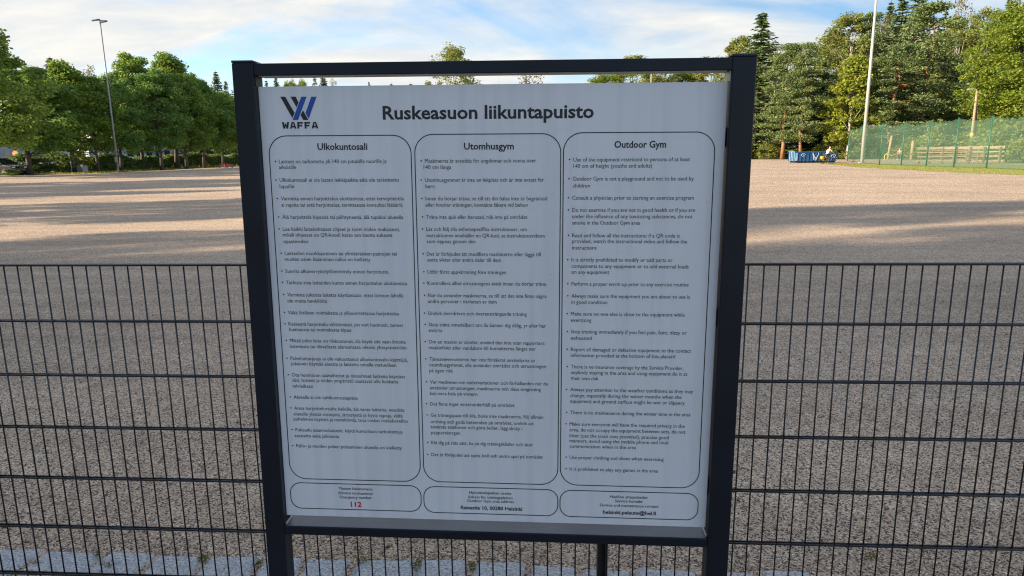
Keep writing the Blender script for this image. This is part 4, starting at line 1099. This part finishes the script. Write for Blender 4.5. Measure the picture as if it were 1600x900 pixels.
MB().tube([(0.55, 0.3, h*0.35), (0.40, 0.2, h*0.6), (0.06, 0.05, h*0.97)], [0.09, 0.085, 0.07], 8).build('brace', M['pinebark'], lp, smooth=True)
MB().tube([(0, 0, h), (-0.05, 0, h+0.14), (-0.35, 0, h+0.22), (-0.65, 0, h+0.2)], 0.04, 8).build('lamp_arm', M['pole'], lp, smooth=True)
MB().box(-1.0, -0.5, -0.12, 0.12, h+0.13, h+0.25).build('lamp_head', M['pole'], lp, bevel=0.03)
MB().tube([(0.0, -0.02, h*0.36), (0.0, -0.02, h*0.40)], 0.21, 10).build('marker_band', M['yellow'], lp)
for px, py, wpx, d, lab, ln in ((1426, 220, 4.6, 88, 'shorter thick wooden post left of the rail fence', 0), (1443, 211, 5, 90, 'taller thick wooden post at the left end of the rail fence', 0), (1389, 212, 3.4, 92, 'leaning pale bare trunk behind the netting', 0.25)):
    p = base(px, d); h = at(px, py, d).z; r = wpx*d/FOC/2
    sp = empty('wooden_post', p); tag(sp, lab, 'wooden post', 'thick posts behind the netting')
    MB().tube([(0, 0, -0.1), (ln*0.4, 0, h*0.5), (ln, 0, h)], [r*1.1, r, r*0.93], 10).build('trunk', M['wood'], sp, smooth=True)
    MB().tube([(ln, 0, h), (ln, 0, h+0.03)], [r*0.9, r*0.8], 10).build('cut_top', M['wood_dark'], sp)
# yellow exercise machine
q = base(1396, 86); ym = empty('exercise_machine', q); tag(ym, 'yellow outdoor exercise machine beside the seated person behind the netting', 'exercise machine')
MB().tube([(-1.0, 0, 0.55), (-0.6, 0, 0.9), (-0.2, 0, 0.5), (0.3, 0, 0.75), (0.6, 0, 0.35)], 0.05, 8).build('frame_tube', M['yellow'], ym, smooth=True)
MB().box(0.45, 0.85, -0.2, 0.2, 0.42, 0.5).build('seat', M['trousers'], ym, bevel=0.02)
for x in (-0.95, 0.6): MB().tube([(x, 0, 0), (x, 0, 0.55)], 0.05, 8).build('leg', M['yellow'], ym)

# ------------------------------------------------------------------ blue skip container
c0, c1 = base(1243, 75.6), base(1308, 75.0)
L = (c1-c0).length; ct = empty('skip_container', c0, math.atan2(c1.y-c0.y, c1.x-c0.x)); tag(ct, 'long open blue roll off skip container with graffiti on the gravel', 'skip container')
HC, WC = 1.18, 2.35
mb = MB(); mb.box(0, L, 0, 0.05, 0.16, HC); mb.box(0, L, WC-0.05, WC, 0.16, HC); mb.box(0.05, L-0.05, 0.05, WC-0.05, 0.16, 0.22); mb.box(L-0.05, L, 0.05, WC-0.05, 0.22, HC)
mb.build('body', M['blue'], ct)
for k in range(9):
    x = 0.62+k*(L-0.9)/8.6
    MB().box(x-0.045, x+0.045, -0.07, -0.002, 0.2, HC-0.1).build('side_rib', M['blue'], ct, bevel=0.01)
MB().box(-0.02, L+0.02, -0.09, -0.003, HC-0.1, HC+0.03).build('rim', M['blue'], ct, bevel=0.015)
MB().box(-0.02, L+0.02, WC+0.003, WC+0.09, HC-0.1, HC+0.03).build('rim', M['blue'], ct, bevel=0.015)
dr = MB().box(-0.07, -0.004, 0.02, WC-0.02, 0.2, HC+0.05).build('end_door', M['blue_pale'], ct, bevel=0.012)
for y in (0.15, 0.8, 1.5, 2.15): MB().box(-0.14, -0.072, y-0.05, y+0.05, 0.2, HC).build('door_bar', M['blue'], dr, bevel=0.01)
MB().box(0.03, 0.26, -0.09, -0.071, 0.24, HC-0.12).build('pale_side_panel', M['blue_pale'], ct)
for y in (0.35, WC-0.45): MB().box(0.0, L, y, y+0.12, 0.0, 0.16).build('skid', M['rust'], ct)
gf = MB()
for a, b in (((1.95, 0.30), (1.8, 1.15)), ((1.8, 1.15), (2.0, 0.65)), ((2.0, 0.65), (2.15, 0.25)), ((2.15, 0.25), (2.40, 0.95)), ((2.40, 0.95), (2.34, 1.12)), ((2.0, 0.6), (2.3, 0.55))): gf.beam((a[0], -0.078, a[1]), (b[0], -0.078, b[1]), 0.012, 0.07)
gf.build('graffiti', M['graff'], ct)
for cx, cz, r in ((0.85, 0.85, 0.2), (3.95, 0.7, 0.22)):
    g2 = MB(); g2.tube([(cx+r*math.cos(k*0.5), -0.076, cz+r*0.8*math.sin(k*0.5)) for k in range(12)]+[(cx-0.1, -0.076, cz+0.1), (cx+0.1, -0.076, cz-0.1)], 0.022, 5); g2.build('graffiti', M['graff'], ct)

# ------------------------------------------------------------------ people
def body(joints, edges, name, m, parent=None, loc=(0,0,0), rz=0):
    names = list(joints); me = bpy.data.meshes.new(name)
    me.from_pydata([joints[n][0] for n in names], [(names.index(a), names.index(b)) for a, b in edges], [])
    o = bpy.data.objects.new(name, me); COL.objects.link(o)
    sk = o.modifiers.new('skin', 'SKIN'); sk.use_smooth_shade = True
    ss = o.modifiers.new('sub', 'SUBSURF'); ss.levels = 2; ss.render_levels = 2
    if not me.skin_vertices: me.skin_vertices.new(name='')
    for i, n in enumerate(names):
        r = joints[n][1]; me.skin_vertices[0].data[i].radius = (r, r) if not hasattr(r, '__len__') else r
        me.skin_vertices[0].data[i].use_root = (i == 0)
    dg = bpy.context.evaluated_depsgraph_get()
    m2 = bpy.data.meshes.new_from_object(o.evaluated_get(dg)); m2.name = name
    bpy.data.objects.remove(o); m2.materials.clear(); m2.materials.append(m)
    m2.polygons.foreach_set('use_smooth', [True]*len(m2.polygons))
    r = link_mesh(name, m2, parent); r.location = loc; r.rotation_euler = (0, 0, rz); return r
EDG = [('pelvis','waist'),('waist','chest'),('chest','neck'),('neck','head'),('head','crown')]
for s in 'LR':
    EDG += [('pelvis','hip'+s),('hip'+s,'knee'+s),('knee'+s,'ankle'+s),('ankle'+s,'toe'+s),('chest','sh'+s),('sh'+s,'elb'+s),('elb'+s,'wr'+s),('wr'+s,'hand'+s)]
def person(J, label, loc, rz, m_top, shirt, legs):
    p = body(J, EDG, 'person', M['skin'], None, loc, rz); tag(p, label, 'person')
    j2 = {n: (J[n][0], (J[n][1] if not hasattr(J[n][1], '__len__') else J[n][1][0])*1.16) for n in ('waist','pelvis','chest','shL','shR','elbL','elbR')}
    body(j2, [('waist','pelvis'),('waist','chest'),('chest','shL'),('chest','shR'),('shL','elbL'),('shR','elbR')], 'shirt', m_top, p)
    j3 = {n: (J[n][0], (J[n][1] if not hasattr(J[n][1], '__len__') else J[n][1][0])*1.17) for n in ('pelvis','hipL','hipR','kneeL','kneeR','ankleL','ankleR')}
    body(j3, [('pelvis','hipL'),('pelvis','hipR'),('hipL','kneeL'),('hipR','kneeR'),('kneeL','ankleL'),('kneeR','ankleR')], 'trousers', M['trousers'], p)
    hx = Vector(J['head'][0]); cx_ = Vector(J['crown'][0])
    body({'a': (tuple(hx+Vector((0, 0.025, 0.035))), 0.098), 'b': (tuple(cx_+Vector((0, 0.015, 0.0))), 0.085)}, [('a','b')], 'hair', M['hair'], p)
    return p
# cyclist standing over a bicycle in front of the container
q = ground(1292, 256.0)
J = {'pelvis': ((0,0.05,0.92),0.15),'waist': ((0,0.0,1.08),0.135),'chest': ((0,-0.12,1.32),0.155),'neck': ((0,-0.2,1.5),0.058),'head': ((0,-0.25,1.60),0.088),'crown': ((0,-0.26,1.70),0.075)}
for s, x in (('L',-1),('R',1)):
    J.update({'hip'+s: ((x*0.1,0.05,0.88),0.105),'knee'+s: ((x*0.13,-0.12 if x < 0 else 0.0,0.5),0.065),'ankle'+s: ((x*0.14,0.02 if x < 0 else 0.1,0.09),0.042),'toe'+s: ((x*0.15,-0.14 if x < 0 else -0.06,0.04),0.038),
              'sh'+s: ((x*0.19,-0.13,1.40),0.062),'elb'+s: ((x*0.25,-0.33,1.20),0.045),'wr'+s: ((x*0.24,-0.52,1.08),0.032),'hand'+s: ((x*0.23,-0.60,1.04),0.034)})
person(J, 'person in a pale top with dark trousers leaning over a bicycle by the blue container', (q.x, q.y, 0), R(108), M['top_pale'], None, None)
bk = empty('bicycle', (q.x, q.y, 0), R(108)); tag(bk, 'yellow bicycle held by the person at the blue container', 'bicycle')
for y in (-0.52, 0.50):
    wl = MB(); wl.tube([(0, y+0.32*math.cos(2*math.pi*k/20), 0.34+0.32*math.sin(2*math.pi*k/20)) for k in range(21)], 0.022, 6); wl.build('wheel', M['tyre'], bk)
mb = MB(); A_, B_, C_, D_, E_ = Vector((0,0.5,0.34)), Vector((0,0.02,0.30)), Vector((0,0.16,0.80)), Vector((0,-0.40,0.82)), Vector((0,-0.52,0.34))
for a, b in ((A_,B_),(B_,C_),(C_,A_),(C_,D_),(B_,D_),(D_,E_)): mb.tube([a, b], 0.024, 6)
mb.build('frame', M['yellow'], bk)
MB().tube([(-0.28,-0.48,1.02),(0,-0.42,0.98),(0.28,-0.48,1.02)], 0.016, 6).build('handlebar', M['trousers'], bk)
MB().box(-0.07, 0.07, 0.06, 0.30, 0.84, 0.89).build('saddle', M['trousers'], bk, bevel=0.02)
MB().box(-0.14, 0.14, 0.46, 0.74, 0.45, 0.76).build('pannier_bag', M['yellow'], bk, bevel=0.05)
# seated person behind the netting
q = base(1406.5, 86)
J = {'pelvis': ((0,0.1,0.58),0.15),'waist': ((0,0.08,0.75),0.135),'chest': ((0,0.02,1.0),0.16),'neck': ((0,0.0,1.19),0.058),'head': ((0,-0.03,1.29),0.09),'crown': ((0,-0.02,1.39),0.078)}
for s, x in (('L',-1),('R',1)):
    J.update({'hip'+s: ((x*0.1,0.06,0.55),0.11),'knee'+s: ((x*0.16,-0.38,0.55),0.068),'ankle'+s: ((x*0.16,-0.42,0.10),0.043),'toe'+s: ((x*0.17,-0.58,0.05),0.038),
              'sh'+s: ((x*0.2,0.02,1.08),0.065),'elb'+s: ((x*0.27,-0.12,0.84),0.046),'wr'+s: ((x*0.2,-0.34,0.72),0.032),'hand'+s: ((x*0.17,-0.42,0.68),0.035)})
person(J, 'person in a red top sitting on a bench behind the green netting', (q.x, q.y, 0), R(-25), M['top_red'], None, None)
bn = empty('bench', (q.x, q.y+0.12, 0), R(-25)); tag(bn, 'small wooden bench under the seated person in red', 'bench')
MB().box(-0.6, 0.6, -0.2, 0.2, 0.37, 0.42).build('seat', M['wood'], bn, bevel=0.008)
for x in (-0.5, 0.5): MB().box(x-0.05, x+0.05, -0.18, 0.18, 0, 0.37).build('leg', M['wood_dark'], bn)

# ------------------------------------------------------------------ cars
def car(paint, kind='hatch'):
    r = empty('parked_car')
    prof = [(-2.1,0.35),(-2.12,0.62),(-2.02,0.80),(-1.15,0.95),(0.9,0.98),(2.0,0.92),(2.1,0.70),(2.08,0.35)]
    if kind == 'sedan': prof = [(-2.2,0.35),(-2.22,0.62),(-2.1,0.78),(-1.15,0.92),(1.3,0.98),(2.15,0.95),(2.22,0.70),(2.2,0.35)]
    mb = MB(); n = len(prof)
    for s, ya, yb in ((0, -0.86, 0.86),):
        vs = [(x, ya*(0.94 if z < 0.5 else 1), z) for x, z in prof]+[(x, yb*(0.94 if z < 0.5 else 1), z) for x, z in prof]
        mb.add(vs, [tuple(range(n)), tuple(range(2*n-1, n-1, -1))]+[(i, n+i, n+(i+1) % n, (i+1) % n) for i in range(n)])
    mb.build('body', paint, r, bevel=0.05)
    cab = [(-1.2,0.94),(-0.45,1.42),(0.2,1.48),(1.05,1.44),(1.75,0.97)] if kind == 'hatch' else [(-1.2,0.92),(-0.5,1.38),(0.15,1.44),(0.8,1.38),(1.55,0.97)]
    mb = MB(); n = len(cab); vs = []
    for sgn_ in (-1, 1):
        for x, z in cab: vs.append((x, sgn_*(0.82-0.2*(z-0.94)/0.5), z))
    mb.add(vs, [tuple(range(n)), tuple(range(2*n-1, n-1, -1))]+[(i, n+i, n+(i+1) % n, (i+1) % n) for i in range(n)])
    mb.build('windows', M['carglass'], r, bevel=0.02)
    rf = MB(); rf.box(cab[1][0]+0.06, cab[3][0]-0.04, -0.60, 0.60, cab[1][1]+0.02, cab[2][1]+0.035); rf.build('roof', paint, r, bevel=0.03)
    for x in (-0.1, 0.75):
        pl = MB()
        for s in (-1, 1): pl.beam((x, s*0.825, 0.96), (x, s*0.625, 1.44), 0.03, 0.07)
        pl.build('pillar', paint, r)
    for x in (-1.32, 1.32):
        for s in (-1, 1):
            wl = MB(); wl.tube([(x, s*0.70, 0.32), (x, s*0.88, 0.32)], 0.32, 16); w_ = wl.build('wheel', M['tyre'], r)
            MB().tube([(x, s*0.875, 0.32), (x, s*0.89, 0.32)], 0.2, 12).build('rim', M['rim'], w_)
    for s in (-1, 1):
        MB().box(-2.10, -1.98, s*0.62-0.16, s*0.62+0.16, 0.63, 0.76).build('headlight', M['headlight'], r, bevel=0.03)
        MB().box(2.0, 2.13, s*0.66-0.13, s*0.66+0.13, 0.68, 0.88).build('tail_light', M['taillight'], r, bevel=0.02)
        MB().box(-0.95, -0.78, s*0.86-0.04+s*0.06, s*0.86+0.06+s*0.06, 0.95, 1.07).build('wing_mirror', paint, r, bevel=0.02)
    return r
def place(r, px, d, rz, label):
    r.location = base(px, d); r.rotation_euler = (0, 0, R(rz)); tag(r, label, 'car', 'cars parked behind the hedge')
place(car(M['carblack']), -2, 62.5, 172, 'black car at the left picture edge in front of the bushes')
place(car(M['carwhite'], 'sedan'), 58, 86, 8, 'white saloon car parked behind the bushes on the left')
place(car(M['carsilver']), 151, 86, 40, 'silver hatchback parked behind the hedge left of the grey mast')
place(car(M['carwhite']), 352, 112, 6, 'white car parked closest to the sign post')
place(car(M['carblue'], 'sedan'), 287, 106, 12, 'dark car parked in front of the white building')
place(car(M['carwhite'], 'sedan'), 307, 110, 12, 'white saloon car between two dark cars by the white building')
place(car(M['carblack']), 325, 110, 10, 'black hatchback parked left of the white car by the sign')
place(car(M['carblue']), 190, 90, 15, 'dark car parked right behind the grey mast')

# ------------------------------------------------------------------ buildings behind the left row
def building(name, pa, da, pb, db, h, depth, wall_m, label, nwin, wz0, wz1, frac=0.7):
    a, b = base(pa, da), base(pb, db); L = (b-a).length
    r = empty(name, a, math.atan2(b.y-a.y, b.x-a.x)); tag(r, label, 'building')
    MB().box(0, L, 0, depth, 0, h).build('wall', wall_m, r)
    MB().box(-0.3, L+0.3, -0.3, depth+0.3, h+0.003, h+0.35).build('roof', M['roof'], r)
    MB().box(-0.02, L+0.02, -0.05, -0.003, 0, 0.5).build('plinth', M['greyw'], r)
    for fl in range(max(1, int(h//3.2))):
        z = fl*3.2
        for i in range(nwin):
            x = L*(i+0.5)/nwin; wd = L/nwin*frac/2
            w_ = MB()
            w_.box(x-wd, x+wd, -0.06, -0.003, z+wz0, z+wz0+0.08); w_.box(x-wd, x+wd, -0.06, -0.003, z+wz1-0.08, z+wz1)
            w_.box(x-wd, x-wd+0.08, -0.06, -0.003, z+wz0+0.08, z+wz1-0.08); w_.box(x+wd-0.08, x+wd, -0.06, -0.003, z+wz0+0.08, z+wz1-0.08)
            f = w_.build('window', M['frame'], r)
            MB().box(x-wd+0.08, x+wd-0.08, -0.03, -0.004, z+wz0+0.08, z+wz1-0.08).build('pane', M['glass'], f)
    return r
building('office_building', 196, 118, 400, 142, 6.6, 14, M['white'], 'long white building with rows of windows behind the lime trees', 16, 1.0, 2.5)
building('office_building', -60, 104, 78, 112, 6.4, 12, M['greyw'], 'grey building behind the white saloon car on the left', 9, 0.9, 2.6)
building('garage_building', 82, 98, 112, 99, 3.4, 6, M['white'], 'plain white low building behind the large round bush', 1, 2.2, 2.8, 0.3)
building('house', 52, 190, 74, 192, 19, 10, M['white'], 'pale tall building just showing through the treetops on the left', 3, 1.0, 2.4)

# ------------------------------------------------------------------ small things on the left
q = base(25, 73); sg = empty('road_sign', q, R(0)); tag(sg, 'round orange road sign on a thin grey post near the black car', 'road sign')
MB().tube([(0, 0, 0), (0, 0, 2.3)], 0.03, 8).build('post', M['polegrey'], sg)
zc = at(25, 240, 73).z
MB().tube([(0, -0.035, zc), (0, -0.055, zc)], 0.30, 20).build('disc', M['orange'], sg)
MB().box(-0.2, 0.2, -0.066, -0.058, zc-0.05, zc+0.05).build('bar', M['yellow'], sg)
q = ground(129.5, 270.4); cb_ = empty('concrete_block', q, R(-12)); tag(cb_, 'pale concrete block standing on the verge at the hedge', 'concrete block')
MB().box(-0.36, 0.36, -0.3, 0.3, 0, 0.72).build('block', M['concrete'], cb_, bevel=0.03)
MB().tube([(-0.15, 0, 0.72), (-0.12, 0, 0.83), (0.12, 0, 0.83), (0.15, 0, 0.72)], 0.02, 6).build('lifting_loop', M['polegrey'], cb_)
q = ground(112.5, 270.8); bo = empty('bollard', q); tag(bo, 'thin pale marker post left of the concrete block', 'bollard')
MB().tube([(0, 0, 0), (0, 0, 1.15)], 0.045, 8).build('shaft', M['concrete'], bo, smooth=True)
MB().tube([(0, 0, 1.15), (0, 0, 1.2)], [0.05, 0.03], 8).build('cap', M['polegrey'], bo)
for px, lab in ((347.5, 'left one of two small red and white barriers beside the sign post'), (359, 'right one of two small red and white barriers beside the sign post')):
    q = ground(px, 262.0); br = empty('barrier', q, R(8)); tag(br, lab, 'barrier', 'red and white barriers')
    MB().box(-0.36, 0.36, -0.12, 0.12, 0.32, 0.46).build('board', M['redpaint'], br, bevel=0.02)
    MB().box(-0.26, 0.26, -0.10, 0.10, 0.12, 0.31).build('lower_board', M['concrete'], br, bevel=0.02)
    for x in (-0.31, 0.31): MB().box(x-0.045, x+0.045, -0.16, 0.16, 0, 0.32).build('leg', M['redpaint'], br)
# dry leaves lying on the gravel
lg_ = np.random.default_rng(9)
for i in range(14):
    y = lg_.uniform(2.7, 6.5); x = lg_.uniform(-0.75, 0.62)*y
    C = np.array([[0, 0, 0.012]])
    V, F = cards(lg_, C, np.array([lg_.uniform(0.010, 0.02)]), 0.6, np.array([[0, 0, 1.0]]), 0.9)
    o = link_mesh('fallen_leaf', np_mesh('fallen_leaf', V, F, M['brown'])); o.location = (x, y, 0)
    tag(o, 'small dry leaf lying on the gravel behind the fence', 'leaf', 'dry leaves on the gravel')
